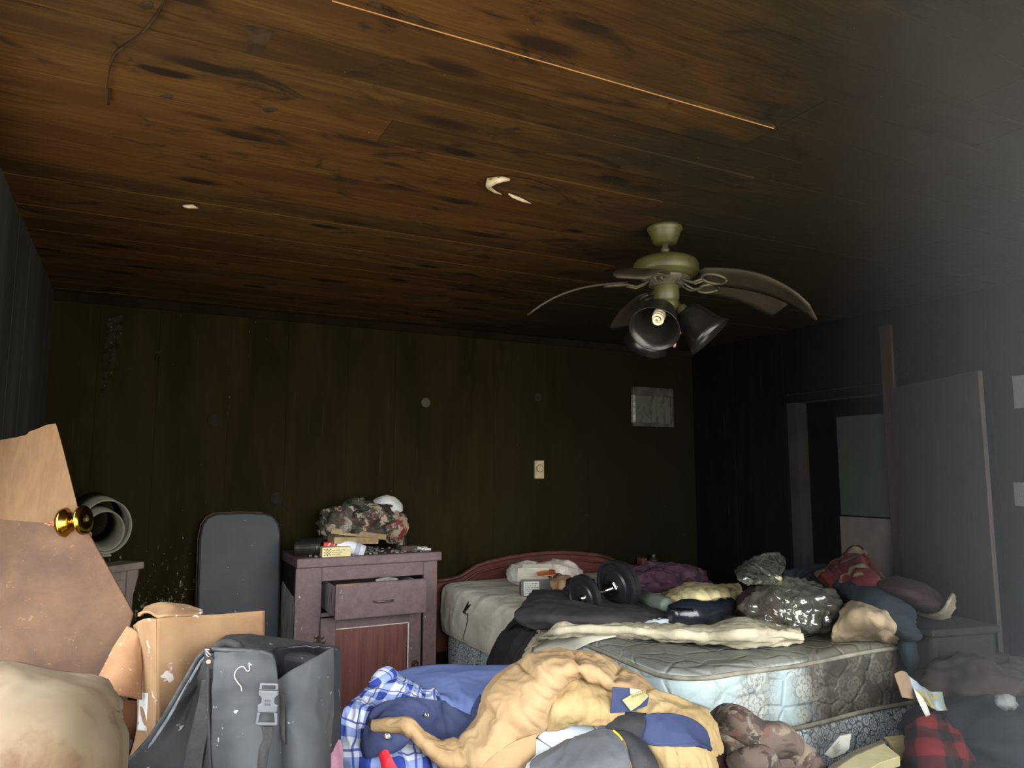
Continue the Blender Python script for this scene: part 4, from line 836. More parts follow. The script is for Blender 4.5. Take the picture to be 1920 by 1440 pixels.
hm = cloth('rumpled_sheet', [hem_o, hem_m, hem_i], M_creamc, nu=150, nv=34, wr=((.016, 4, 26, 1.3), (.006, 14, 44, 1.2)), seed=21, thick=.006)
tag(hm, 'cream rumpled bedsheet bunched across the middle of the mattress', 'sheet')

# ------------------------------------------------------------------ things heaped on the bed
M_blackc = gm('sooty_black_fabric', hx(56, 52, 53), hx(44, 41, 42), 7, .95, None, ((.5, .48, .44), 30, .74), crk=(7, .5, .02))
bj = thing('black_garment', 'black garment draped over the left side of the bed', 'garment', (1.8112,3.0527,0.72))
cloth('garment_body', [[(1.8264,3.339,0.8),(1.9528,3.2375,0.8),(2.1147,3.1475,0.77),(2.2248,2.9894,0.76),(2.2957,2.8289,0.75)],[(1.602,3.0195,0.8),(1.7216,2.9241,0.81),(1.8815,2.8227,0.79),(2.0167,2.7304,0.78),(2.1704,2.6755,0.76)],[(1.5203,2.9352,0.77),(1.5963,2.7785,0.79),(1.7639,2.6876,0.78),(1.9437,2.6442,0.765),(2.1133,2.6207,0.745)],[(1.5426,2.8932,0.735),(1.6642,2.828,0.74),(1.8337,2.7945,0.735),(1.9828,2.7057,0.735),(2.121,2.6379,0.73)]], M_blackc, bj, nu=70, nv=40, wr=((.012, 4, 8, 1.3), (.004, 14, 20, 1.2)), seed=31, thick=.012)
cloth('hanging_sleeve', [[(1.5612,2.9934,0.775),(1.5919,2.8868,0.79),(1.6515,2.8059,0.785),(1.7253,2.7524,0.77)],[(1.705,3.4081,0.6218),(1.7,3.2265,0.6553),(1.72,3.1145,0.6786),(1.79,3.0662,0.6857)],[(1.685,3.4891,0.5196),(1.675,3.3016,0.5636),(1.685,3.1766,0.6023),(1.71,3.107,0.6424)],[(1.69,3.5686,0.4126),(1.678,3.4251,0.4356),(1.68,3.2773,0.4736),(1.69,3.1756,0.534)],[(1.7,3.5822,0.2916),(1.685,3.4267,0.3067),(1.69,3.2969,0.3392),(1.7,3.2164,0.407)]], M_blackc, bj, nu=40, nv=60, wr=((.010, 9, 3, 1.3), (.003, 22, 14, 1.2)), seed=33, thick=.014)
# bag of white diapers, cartons, dumbbell
wb_ = thing('white_plastic_bag', 'white plastic pack with orange label by the headboard', 'plastic bag', (2.2732,4.0197,0.72))
M_poly = gm('glossy_white_film', hx(214, 210, 198), hx(180, 176, 164), 8, .3, (.6, 22, .015), spec=.5)
blob('pack', (2.1528,4.002,0.79), (.13, .12, .075), M_poly, wb_, amp=.14, sc=2.5, seed=2, n=40)
blob('pack', (2.2725,3.8572,0.8), (.15, .12, .085), gm('pinkish_white_film', hx(205, 190, 178), hx(180, 168, 158), 8, .35, (.6, 22, .015), spec=.5), wb_, amp=.16, sc=2.5, seed=6, n=40)
cloth('orange_label', [[(1.9899,3.6007,0.865),(2.0264,3.5707,0.872),(2.0775,3.5547,0.868)],[(1.9395,3.498,0.855),(1.9445,3.4154,0.862),(2.0168,3.44,0.86)]], gm('orange_print', hx(206, 108, 60), hx(190, 92, 50), 8, .4), wb_, nu=12, nv=8, wr=(), thick=.003)
gb = thing('grey_carton', 'open grey carton with white address label near the headboard', 'carton', (2.0699,3.7842,0.72))
gc = Vector((2.0183,3.665,0.775))
Mg = RZ(-24)
MB().box(gc, (.17, .13, .105), Mg).obj('box', gm('grey_card', hx(98, 98, 92), hx(80, 80, 76), 9, .8), gb, bevel=.002)
MB().box(gc + Mg @ Vector((-.028, -.0665, -.006)), (.085, .002, .075), Mg).obj('address_label', gm('label_paper', hx(196, 196, 186), hx(178, 178, 168), 12), gb)
lp = MB()
for j in range(6):
    x_ = -.064
    while x_ < .0:
        wq_ = random.uniform(.005, .018); lp.box(gc + Mg @ Vector((x_ + wq_ / 2, -.0678, .02 - j * .0105)), (wq_, .001, .0035), Mg); x_ += wq_ + .004
lp.obj('label_print', gm('grey_ink', hx(96, 96, 92), hx(84, 84, 80), 30), gb)
for a, s_ in ((35, 1), (-50, -1)):
    MB().box(gc + Mg @ Vector((s_ * .02, s_ * .085, .07)), (.17, .10, .004), Mg @ Matrix.Rotation(math.radians(a), 4, 'X')).obj('flap', gm('pale_card', hx(190, 184, 166), hx(170, 164, 146), 9), gb)
tc_ = cloth('torn_cardboard', [[(2.0863,3.5701,0.84),(2.0789,3.4451,0.85),(2.1133,3.3673,0.83)],[(2.0017,3.4594,0.82),(2.0074,3.3378,0.83),(2.1139,3.3531,0.81)],[(2.0007,3.4248,0.77),(1.9952,3.3286,0.8),(2.1066,3.3838,0.79)]], gm('torn_brown_card', hx(168, 136, 104), hx(130, 102, 78), 10), nu=20, nv=18, wr=((.012, 16, 14, 1.2),), thick=.004)
tag(tc_, 'torn brown cardboard scrap beside the grey carton', 'cardboard')
db = thing('dumbbell', 'chrome dumbbell with black plates lying on the black garment', 'dumbbell', (2.2371,3.3293,0.75))
pA, pB = Vector((1.888,2.9228,0.835)), Vector((2.038,2.9427,0.86)); axd = (pB - pA).normalized()
M_chrome = gm('chrome', hx(200, 200, 198), hx(170, 170, 168), 10, .15, None, metal=1.)
M_plate = gm('black_rubber_plate', hx(34, 34, 35), hx(26, 26, 27), 10, .35, (.1, 20, .003), spec=.5)
MB().lathe([(.016, -.05), (.016, .02), (.014, .022), (.014, (pB - pA).length), (.02, (pB - pA).length + .002), (.02, (pB - pA).length + .09)], pA, axd, 16).obj('bar', M_chrome, db, smooth=True)
for p, r, m_ in ((pB + axd * .01, .125, M_plate), (pB + axd * .045, .115, M_plate), (pA - axd * .035, .105, M_plate)):
    MB().lathe([(.018, 0), (.03, -.004), (r * .55, -.003), (r * .62, .003), (r * .85, .003), (r * .9, -.004), (r, -.002), (r, .022), (r * .9, .026), (.03, .026), (.018, .02)], p, axd, 40).obj('plate', m_, db, smooth=False)
MB().lathe([(.02, -.004), (.034, -.006), (.036, -.016), (.03, -.02), (.018, -.02)], pB + axd * .006, axd, 6).obj('collar_nut', M_chrome, db)
hs = blob('dark_headset', (2.0918,3.3183,0.8), (.10, .07, .06), gm('black_plastic', hx(28, 28, 30), hx(20, 20, 22), 9, .4, spec=.5), amp=.2, sc=2, seed=8, n=30); hs.name = 'black_pouch'; tag(hs, 'black glossy pouch between carton and dumbbell', 'pouch')
pu = blob('purple_cloth', (2.78,3.5254,0.76), (.30, .16, .10), m_camo('dusty_purple_cloth', [hx(70, 44, 58), hx(52, 34, 46), hx(86, 60, 72)], 9), amp=.22, sc=2.4, seed=14, n=56, flat=.722, fold_amp=.08); tag(pu, 'heaped dusty purple cloth near the headboard', 'cloth')
yc = cloth('yellowed_cloth', [[(2.4109,3.1261,0.74),(2.5981,3.1397,0.8),(2.7155,3.0871,0.81),(2.9692,3.099,0.78)],[(2.2737,2.8671,0.78),(2.31,2.736,0.85),(2.4299,2.7091,0.85),(2.7398,2.8354,0.8)],[(2.3129,2.8186,0.76),(2.2487,2.5939,0.84),(2.393,2.6344,0.83),(2.6796,2.7748,0.78)],[(2.3146,2.7651,0.73),(2.4191,2.7192,0.76),(2.5334,2.7366,0.76),(2.6427,2.7285,0.74)]], gm('yellowed_cotton', hx(206, 192, 146), hx(176, 162, 118), 8, crk=(10, .6, .02)), nu=60, nv=44, wr=((.014, 12, 4, 1.3), (.005, 24, 14, 1.2)), seed=41, thick=.01); tag(yc, 'yellowed cloth mound behind the black boot', 'cloth')
bt = thing('grey_bottle', 'grey-green plastic bottle lying behind the boot', 'bottle', (2.2992,2.9822,0.74))
a_, b_2 = Vector((2.2544,3.0452,0.79)), Vector((2.1808,2.7238,0.8)); L_ = (b_2 - a_).length
MB().lathe([(.012, -.02), (.014, 0), (.03, .01), (.037, .03), (.038, L_ * .75), (.034, L_ * .95), (.03, L_), (.002, L_)], a_, b_2 - a_, 24).obj('bottle_body', gm('grey_green_plastic', hx(108, 116, 104), hx(90, 98, 88), 9, .4), bt, smooth=True)
MB().lathe([(.016, -.045), (.016, -.02), (.01, -.02)], a_, b_2 - a_, 14).obj('cap', gm('pinkish_cap', hx(150, 122, 108), hx(130, 104, 92), 20), bt)
bo = thing('black_boot', 'shiny black leather boot lying on its side on the bed', 'boot', (2.2162,2.5614,0.735))
M_lea = gm('shiny_black_leather', hx(26, 31, 38), hx(18, 22, 28), 6, .22, (.3, 18, .008), dirt=((.14, .14, .13), 9, .66, .8), spec=.6)
softtube('upper', [(2.0914,2.614,0.775),(2.1085,2.5989,0.785),(2.1437,2.5778,0.79),(2.1847,2.5569,0.79),(2.2422,2.5546,0.79),(2.318,2.5713,0.79),(2.4291,2.6307,0.79),(2.4926,2.6565,0.8)], [(.012, .02), (.045, .045), (.055, .058), (.055, .06), (.05, .05), (.05, .045), (.045, .042), (.02, .02)], M_lea, bo, n=28, nv=44, wr=((.006, 8, 10, 1.3),), seed=51)
softtube('sole', [(2.0907,2.6071,0.745),(2.1073,2.5537,0.742),(2.1652,2.5364,0.742),(2.2879,2.5741,0.742),(2.418,2.6415,0.742)], [(.02, .012), (.04, .014), (.035, .014), (.03, .014), (.02, .012)], gm('grey_sole', hx(40, 44, 48), hx(30, 33, 36), 12, .5), bo, n=14, nv=20, wr=(), seed=2)
cloth('toe_highlight_seam', [[(2.0298,2.5215,0.835),(1.9996,2.4167,0.852),(2.0378,2.3841,0.852)],[(2.0167,2.5055,0.83),(1.969,2.3802,0.85),(2.0144,2.357,0.85)]], M_lea, bo, nu=12, nv=4, wr=(), thick=.004)
bw = blob('blue_tissue', (2.0518,2.627,0.745), (.10, .03, .022), gm('pale_blue_tissue', hx(176, 192, 204), hx(196, 190, 178), 18), amp=.5, sc=3, seed=3, n=26, smooth=True, fold_amp=.2); tag(bw, 'wad of pale blue tissue on the cream sheet', 'tissue')
kb = blob('dark_ball', (2.6216,2.7888,0.8), (.028, .028, .028), gm('dark_blue_knit', hx(24, 27, 32), hx(16, 18, 22), 9), amp=.08, n=24); tag(kb, 'small round dark ball left of the clear plastic bag', 'ball')
eg = thing('earplugs', 'pair of small cream lumps at the mattress edge', 'lump', (2.4671,2.2825,0.715))
for q in ((2.4451,2.2789,0.72), (2.4493,2.244,0.72)): blob('lump', q, (.016, .014, .011), M_creamc, eg, amp=.1, n=18)
jr = MB().lathe([(.03, 0), (.036, .006), (.036, .06), (.028, .075), (.02, .08), (.02, .1), (.002, .1)], (3.3739,4.36,0.7101), (0, 0, 1), 18).obj('dark_bottle', M_can); tag(jr, 'small dark bottle standing at the headboard end', 'bottle')
# clear plastic bag
M_film = m_plastic()
cb_ = thing('clear_plastic_bag', 'tied clear plastic bag filled with dark clothes on the bed', 'plastic bag', (2.5375,2.3578,0.72))
blob('film_body', (2.6186,2.4124,0.8), (.215, .17, .125), M_film, cb_, amp=.16, sc=3.2, seed=22, n=84, flat=.724, fold_amp=.05)
M_cont = m_camo('dark_bagged_clothes', [hx(34, 30, 28), hx(60, 28, 34), hx(46, 46, 36), hx(84, 78, 60), hx(24, 24, 24)], 11)
blob('bagged_clothes', (2.5648,2.5316,0.79), (.10, .12, .085), gm('bagged_maroon', hx(52, 32, 34), hx(36, 24, 26), 9), cb_, amp=.2, sc=2.5, seed=23, n=36, flat=.73, fold_amp=.08)
blob('bagged_clothes', (2.695,2.3928,0.79), (.13, .12, .085), M_cont, cb_, amp=.2, sc=2.5, seed=25, n=40, flat=.73, fold_amp=.08)
kn = Vector((2.5879,2.459,0.92))
MB().lathe([(.012, -.02), (.022, -.012), (.024, 0), (.02, .012), (.012, .02)], kn, (.3, -.2, 1), 14).obj('knot', gm('twisted_film', hx(190, 180, 150), hx(150, 140, 112), 30, .3), cb_, smooth=True)
fl_rows = [[(2.5522,2.444,0.915),(2.5887,2.4667,0.905),(2.6249,2.4818,0.91),(2.5904,2.4549,0.925),(2.565,2.4495,0.925)],[(2.3506,2.3439,0.95),(2.4966,2.4268,0.93),(2.6244,2.4673,0.94),(2.638,2.5286,0.97),(2.4728,2.4479,0.97)],[(2.2439,2.3196,0.96),(2.4265,2.4193,0.94),(2.7091,2.5387,0.96),(2.7203,2.6183,1.0),(2.4555,2.4831,0.99)],[(2.3497,2.4717,0.97),(2.5312,2.5869,0.96),(2.833,2.6592,0.98),(2.7065,2.6239,1.02),(2.5051,2.5388,1.0)]]
V, F, uv = surf(fl_rows, 60, 34, ((.012, 14, 6, 1.2), (.005, 34, 16, 1.2)), 61, closed=True)
F = F[:-2]
mesh('gathered_neck', V, F, M_film, cb_, smooth=True, uv=uv)
# jeans, red and maroon clothing on the far right of the bed
M_jean = gm('dark_teal_denim', hx(54, 66, 74), hx(42, 53, 60), 6, .95, crk=(8, .4, .015))
jn = thing('jeans', 'dark teal jeans trailing from the plastic bag over the bed foot', 'trousers', (3.259,2.4597,0.72))
softtube('leg', [(3.0847,2.8863,0.85),(3.1532,2.8072,0.85),(3.0943,2.5921,0.86),(2.9807,2.3523,0.87),(2.8067,2.103,0.86),(2.8001,2.0182,0.8),(2.8328,2.012,0.75)], [(.05, .03), (.07, .04), (.085, .045), (.085, .045), (.085, .05), (.085, .05), (.07, .035)], M_jean, jn, n=36, nv=90, wr=((.010, 8, 12, 1.3), (.004, 20, 26, 1.2)), seed=71)
softtube('hanging_leg', [(2.9974,2.16,0.7645),(2.8933,2.06,0.7309),(2.8999,2.035,0.682),(2.9269,2.03,0.6167),(2.9612,2.03,0.5493),(3.0104,2.04,0.4771)], [(.07, .03), (.10, .04), (.10, .035), (.095, .03), (.09, .028), (.07, .02)], M_jean, jn, n=36, nv=60, wr=((.010, 8, 12, 1.3), (.004, 20, 26, 1.2)), seed=73, up=(.3, -1, 0))
softtube('waist', [(3.3017,2.9737,0.86),(3.3079,2.8361,0.87),(3.3291,2.6868,0.87),(3.2795,2.4956,0.85)], [(.05, .03), (.07, .035), (.07, .035), (.05, .03)], M_jean, jn, n=28, nv=40, wr=((.010, 8, 12, 1.3),), seed=72)
rdc = thing('red_blanket', 'red and cream patterned blanket behind the jeans', 'blanket', (3.8664,3.0874,0.72))
M_red = m_camo('red_cream_print', [hx(104, 36, 38), hx(92, 30, 34), hx(140, 128, 104)], 5)
cloth('blanket_fold', [[(3.1165,2.7126,0.88),(3.1454,2.63,0.93),(3.3519,2.6773,1.0),(3.3915,2.6571,1.0),(3.2071,2.4638,0.95)],[(2.9804,2.5735,0.88),(2.9749,2.4538,0.92),(3.0417,2.4106,0.97),(3.0828,2.3915,0.96),(2.9661,2.2295,0.92)],[(2.9806,2.4986,0.85),(2.935,2.372,0.88),(2.8387,2.207,0.92),(2.8557,2.1477,0.92),(2.9662,2.1551,0.88)],[(3.1036,2.5582,0.78),(3.0088,2.3928,0.8),(3.0857,2.3535,0.8),(3.1263,2.3016,0.8),(3.1537,2.2418,0.8)]], M_red, rdc, nu=50, nv=44, wr=((.016, 8, 5, 1.3), (.005, 20, 14, 1.2)), seed=81, thick=.014)
cloth('grey_lining', [[(3.5455,2.7979,0.98),(3.4007,2.6339,0.98),(3.2209,2.4568,0.95),(3.1213,2.339,0.92)],[(3.4122,2.6751,0.97),(3.2849,2.5222,0.96),(3.1302,2.3728,0.93),(3.0611,2.2636,0.9)]], gm('grey_lining', hx(104, 98, 92), hx(86, 82, 78), 8), rdc, nu=24, nv=10, wr=((.006, 14, 8, 1.2),), thick=.014)
mj = thing('maroon_jacket', 'dark maroon jacket with cream lining on the far bed corner', 'jacket', (3.6962,2.5656,0.72))
cloth('shell', [[(3.0181,2.295,0.92),(3.0799,2.2076,0.92),(3.1141,2.1316,0.9),(3.0866,2.0323,0.86)],[(2.8293,2.1282,0.92),(2.8069,2.0025,0.93),(2.91,1.9827,0.9),(3.0519,1.9952,0.84)],[(2.9558,2.1743,0.86),(2.8557,2.0165,0.88),(2.9159,1.978,0.86),(3.1152,2.048,0.8)],[(3.1738,2.2835,0.78),(3.1776,2.2081,0.78),(3.2488,2.1939,0.76),(3.2969,2.1767,0.74)]], gm('sooty_maroon_cloth', hx(58, 36, 38), hx(44, 28, 30), 7), mj, nu=44, nv=40, wr=((.012, 6, 8, 1.3), (.004, 18, 16, 1.2)), seed=83, thick=.014)
cloth('lining', [[(3.1156,2.2462,0.8),(3.0506,2.108,0.8),(2.9858,1.9927,0.82),(2.9609,1.9208,0.88),(3.0536,1.9693,0.9)],[(3.1413,2.2488,0.76),(3.1278,2.1513,0.75),(3.069,2.0336,0.78),(3.0757,1.983,0.84),(3.1682,2.0353,0.86)],[(3.1612,2.2266,0.72),(3.2048,2.1865,0.7),(3.2563,2.1519,0.72),(3.2442,2.1034,0.78),(3.2622,2.1022,0.82)]], gm('soiled_cream_lining', hx(160, 148, 122), hx(132, 122, 100), 8), mj, nu=50, nv=24, wr=((.010, 12, 6, 1.3),), seed=84, thick=.012)
pc = cloth('cream_pillowcase', [[(2.8499,2.323,0.8),(2.8287,2.2228,0.84),(2.8875,2.1779,0.82),(2.9455,2.1222,0.78)],[(2.6221,2.1667,0.79),(2.5652,2.0256,0.85),(2.5874,1.9542,0.84),(2.791,2.0178,0.78)],[(2.5951,2.1866,0.74),(2.6296,2.098,0.77),(2.6673,2.0228,0.77),(2.8047,2.0349,0.74)],[(2.6197,2.2194,0.71),(2.7199,2.1801,0.712),(2.8112,2.1334,0.712),(2.8727,2.0901,0.71)]], gm('soiled_tan_cotton', hx(200, 178, 142), hx(172, 150, 118), 7, crk=(8, .5, .02), dirt=((.12, .09, .07), 6, .52, .72)), nu=50, nv=40, wr=((.014, 7, 5, 1.3), (.004, 18, 14, 1.2)), seed=85, thick=.014)
tag(pc, 'soiled tan pillowcase between the plastic bag and the jeans', 'pillowcase')

# ------------------------------------------------------------------ the pile on the floor
m_ = Mt('charred_rubble', .9); m_.col(m_.ramp(m_.ns(m_.obj, 22, 6, .7), [(.35, (.008, .008, .008)), (.55, (.035, .032, .03)), (.72, (.11, .10, .09))])); m_.bump(m_.ns(m_.obj, 30, 6, .7), 1., .03)
NXg, NYg = 150, 110; gx = np.linspace(XL + .02, XR - .02, NXg); gy = np.linspace(.35, 4.3, NYg); GX, GY = np.meshgrid(gx, gy)
dd = GX * math.sin(YAW) + GY * math.cos(YAW)
zt = np.minimum(1.33 - .42 * dd, .30 + .55 * (dd - .35))
zt = np.clip(zt, .05, .70)
far = (GX > XR - .6) & (GY > 1.2)
zt = np.where(GX > 3.15, np.clip(zt, .12, .40), zt)
zt = np.where((GX > BX0 - .03) & (GX < BX1 + .02) & (GY > BY0 - .03), .06, zt)
zt = np.where((GX < 1.7) & (GY > 3.8), .04, zt)
pnt = np.stack([GX.ravel(), GY.ravel(), np.zeros(GX.size)], 1)
zt = zt.ravel() + .05 * pn(pnt * 4) * (zt.ravel() > .1) + .025 * pn(pnt * 11) + .012 * pn(pnt * 26)
V = np.stack([GX.ravel(), GY.ravel(), np.maximum(zt, .012)], 1)
F = [(j * NXg + i, j * NXg + i + 1, (j + 1) * NXg + i + 1, (j + 1) * NXg + i) for j in range(NYg - 1) for i in range(NXg - 1)]
tag(mesh('debris_pile', V, F, m_.m, smooth=True), 'dark charred rubble heaped beneath the clothes and boxes', 'debris', kind='stuff')

# broken door at the left
bd = thing('broken_door', 'broken brown door panel with brass knob leaning at the left wall', 'door', (-0.1204,1.9815,0.5769))
M_dA = m_wood('bare_tan_plywood', hx(178, 132, 90), hx(160, 114, 74), hx(138, 96, 62), (30, 30, .7), .6, (hx(90, 56, 34), 14, .74), 2)
m_ = Mt('scuffed_brown_hardboard', .62); n_ = m_.ns(m_.obj, 4, 6, .65, .3)
c_ = m_.ramp(n_, [(.3, hx(100, 68, 50)), (.5, hx(134, 94, 66)), (.72, hx(160, 118, 84))])
c_ = m_.mx(m_.mr(m_.ns(m_.mp(m_.obj, (1, 1, 1), (0, 0, 0), (.3, .2, .6)), 34, 4, .7, 1.4), .62, .70, 0., .55), c_, hx(196, 150, 112))
c_ = m_.mx(m_.mr(m_.ns(m_.obj, 90, 3, .7), .72, .76), c_, hx(215, 190, 165))
m_.col(c_); m_.bump(m_.ns(m_.obj, 22, 5, .65), .4, .006); M_dB = m_.m
upA = [(-0.3935,2.5465,1.4704),(-0.3445,2.5443,1.4909),(-0.3064,2.5408,1.4991),(-0.2809,2.539,1.5073),(-0.2751,2.5404,1.5168),(-0.2559,2.5396,1.525),(-0.2381,2.5394,1.5348),(-0.2303,2.539,1.5382),(-0.2117,2.5372,1.5417),(-0.2048,2.532,1.5244),(-0.1866,2.5155,1.4665),(-0.1646,2.4946,1.3923),(-0.1429,2.474,1.3194),(-0.1284,2.4598,1.2685),(-0.123,2.4544,1.2491),(-0.1931,2.466,1.2551),(-0.3219,2.4881,1.2694),(-0.3722,2.497,1.2761)]
MB().prism(upA, .012).obj('upper_skin', M_dA, bd)
loB = [(-0.3721,2.496,1.2762),(-0.3222,2.4888,1.2723),(-0.246,2.4784,1.2678),(-0.1802,2.4664,1.2547),(-0.1247,2.4585,1.2504),(-0.1045,2.4494,1.2294),(-0.0681,2.4254,1.1673),(-0.0306,2.4001,1.1017),(0.0065,2.3751,1.0369),(0.0226,2.3641,1.0083),(0.0111,2.3485,0.9548),(-0.0091,2.3345,0.9033),(-0.0322,2.3133,0.828),(-0.0529,2.2965,0.7676),(-0.0683,2.2609,0.6496),(-0.0812,2.2198,0.5155),(-0.2833,2.2528,0.5441)]
MB().prism(loB, .034).obj('lower_skin', M_dB, bd, bevel=.003)
M_gold = gm('polished_brass', hx(196, 160, 70), hx(166, 128, 48), 10, .2, None, metal=1., dirt=((.3, .25, .12), 14, .55, .8))
kc = Vector((-0.1648,2.4654,1.2572)); ka = (rt * .97 - aw * .08 + zz * .14).normalized()
kn_ = MB().lathe([(.040, -.004), (.042, .005), (.038, .010), (.029, .015), (.026, .022)], kc, ka, 28).obj('doorknob', M_gold, bd, smooth=True)
MB().lathe([(.014, .015), (.012, .030), (.013, .043), (.020, .047), (.037, .049), (.042, .053), (.041, .058), (.029, .063), (.008, .066), (.006, .063)], kc, ka, 32).obj('knob_handle', M_gold, kn_, smooth=True)
MB().lathe([(.006, .063), (.005, .068), (.001, .068)], kc, ka, 10).obj('lock_button', M_fdark, kn_)
tr = MB()
for k in range(12):
    a0 = Vector((-0.2035,2.4689,1.2538)) + Vector((random.uniform(-.01, .02), 0, random.uniform(-.004, .006))); tr.tube([tuple(a0 + ka * .006), tuple(a0 + ka * random.uniform(.008, .014) + Vector((random.uniform(-.02, .02), 0, random.uniform(-.012, .012))))], .0014, 4)
tr.obj('torn_fibres', gm('torn_fibre', hx(190, 130, 90), hx(150, 96, 62), 30), bd)

# torn cardboard box
cx = thing('cardboard_box', 'torn tan cardboard box with open flap behind the black bag', 'cardboard box', (0.1682,2.2239,0.6213))
M_cb = gm('scuffed_tan_card', hx(182, 142, 98), hx(162, 122, 82), 6, .85, (.25, 40, .004), (hx(226, 208, 184), 16, .62), (hx(150, 104, 66), 3, .5, .75))
cloth('front_panel', [[(0.0744,2.1612,1.0241),(0.126,2.1681,1.0292),(0.1869,2.195,1.0182),(0.2568,2.2165,1.0129),(0.3547,2.2465,1.0071)],[(0.0799,2.1614,0.9172),(0.1323,2.1755,0.9083),(0.1931,2.2027,0.8955),(0.264,2.2305,0.8815),(0.3612,2.2625,0.8636)],[(0.0893,2.1632,0.7845),(0.1395,2.1845,0.7714),(0.2003,2.2122,0.7551),(0.2706,2.235,0.7387),(0.365,2.2691,0.7158)],[(0.0983,2.1703,0.6129),(0.1485,2.1922,0.5961),(0.2093,2.2205,0.575),(0.2795,2.244,0.554),(0.3711,2.2803,0.5245)]], M_cb, cx, nu=40, nv=40, wr=((.004, 5, 4, 1.2),), seed=91, thick=.006)
cloth('side_panel', [[(0.0253,2.3276,0.9829),(0.0487,2.2323,1.0142),(0.0744,2.1612,1.0241)],[(0.0425,2.3068,0.9035),(0.0587,2.2286,0.9184),(0.0792,2.16,0.9308)],[(0.0477,2.3059,0.8058),(0.0662,2.2262,0.8237),(0.0854,2.1638,0.8371)],[(0.048,2.3079,0.7062),(0.069,2.2324,0.7255),(0.0916,2.1678,0.7412)],[(0.0299,2.3064,0.6173),(0.0665,2.2404,0.6333),(0.0961,2.166,0.6533)]], M_cb, cx, nu=24, nv=36, wr=((.004, 6, 5, 1.2),), seed=92, thick=.006)
cloth('rear_panel', [[(0.0998,2.6659,0.9587),(0.2593,2.6663,0.9386),(0.4224,2.6746,0.9305)],[(0.1116,2.6363,0.7132),(0.2713,2.6719,0.6834),(0.4342,2.7057,0.6535)],[(0.1242,2.661,0.4815),(0.2844,2.6976,0.4416),(0.4447,2.7342,0.4017)]], M_cb, cx, nu=16, nv=16, wr=((.004, 5, 4, 1.2),), thick=.006) if 0 else None
cloth('top_fold', [[(0.0365,2.2728,1.0111),(0.0577,2.2142,1.0301),(0.0818,2.1575,1.0241),(0.1325,2.1654,1.0251),(0.1868,2.1949,1.0196)],[(0.0441,2.3129,1.0207),(0.0736,2.2616,1.0377),(0.1086,2.221,1.0386),(0.1484,2.2241,1.032),(0.1859,2.2181,1.0187)],[(0.0545,2.3761,1.0154),(0.084,2.3367,1.028),(0.1154,2.3092,1.0298),(0.1527,2.2909,1.0239),(0.1869,2.2636,1.0125)]], M_cb, cx, nu=36, nv=20, wr=((.007, 8, 10, 1.2),), seed=93, thick=.006)
cloth('torn_flap', [[(0.0099,2.313,0.9812),(0.023,2.2955,0.9776),(0.0335,2.2797,0.9712),(0.041,2.2785,0.9512)],[(-0.0134,2.2841,0.9487),(0.005,2.2647,0.9384),(0.0257,2.2557,0.9272),(0.0439,2.2588,0.9191)],[(-0.0351,2.2555,0.9068),(-0.0071,2.2314,0.8956),(0.022,2.2297,0.882),(0.0467,2.2532,0.8654)],[(-0.058,2.2282,0.8603),(-0.03,2.2051,0.8416),(0.0092,2.2096,0.8275),(0.0499,2.2485,0.804)]], gm('scuffed_orange_card', hx(184, 138, 98), hx(162, 112, 76), 9, .85, (.25, 40, .004), (hx(228, 200, 170), 40, .62), (hx(140, 88, 56), 5, .55, .75)), cx, nu=28, nv=28, wr=((.004, 8, 6, 1.2),), seed=94, thick=.006)
cloth('label_strip', [[(0.0471,2.2848,0.814),(0.0566,2.2485,0.8206),(0.0647,2.2176,0.8261)],[(0.0473,2.2859,0.7631),(0.058,2.2487,0.7719),(0.066,2.219,0.7776)],[(0.0474,2.2866,0.7153),(0.058,2.2495,0.7234),(0.0673,2.2179,0.73)]], gm('worn_white_label', hx(232, 230, 226), hx(214, 212, 208), 12, .6, dirt=((.05, .05, .05), 30, .57, .64)), cx, nu=10, nv=20, wr=(), thick=.002)
cloth('lower_flap', [[(-0.0311,2.3481,0.7915),(0.0012,2.3438,0.7855),(0.0498,2.3545,0.7734)],[(-0.0217,2.3266,0.748),(0.0101,2.3338,0.7414),(0.052,2.3477,0.7314)],[(-0.0147,2.307,0.6985),(0.0157,2.3151,0.6913),(0.0391,2.3385,0.6805)],[(-0.0096,2.293,0.6154),(0.0205,2.3013,0.6073),(0.031,2.3315,0.5951)]], gm('brown_inner_card', hx(116, 76, 50), hx(96, 60, 40), 6), cx, nu=16, nv=20, wr=((.004, 6, 5, 1.2),), seed=95, thick=.006)
chp = MB().prism([(-0.0203,2.0611,0.7828),(-0.0059,2.0533,0.7853),(0.0184,2.0426,0.7728),(0.03,2.0377,0.7653),(0.0276,2.0411,0.749),(0.0162,2.0495,0.7302),(0.0051,2.0555,0.7277),(-0.0135,2.0633,0.7402)], .008).obj('charred_scrap', gm('charred_card', hx(56, 46, 42), hx(40, 33, 30), 12)); tag(chp, 'small charred cardboard scrap between pillow and black bag', 'cardboard')

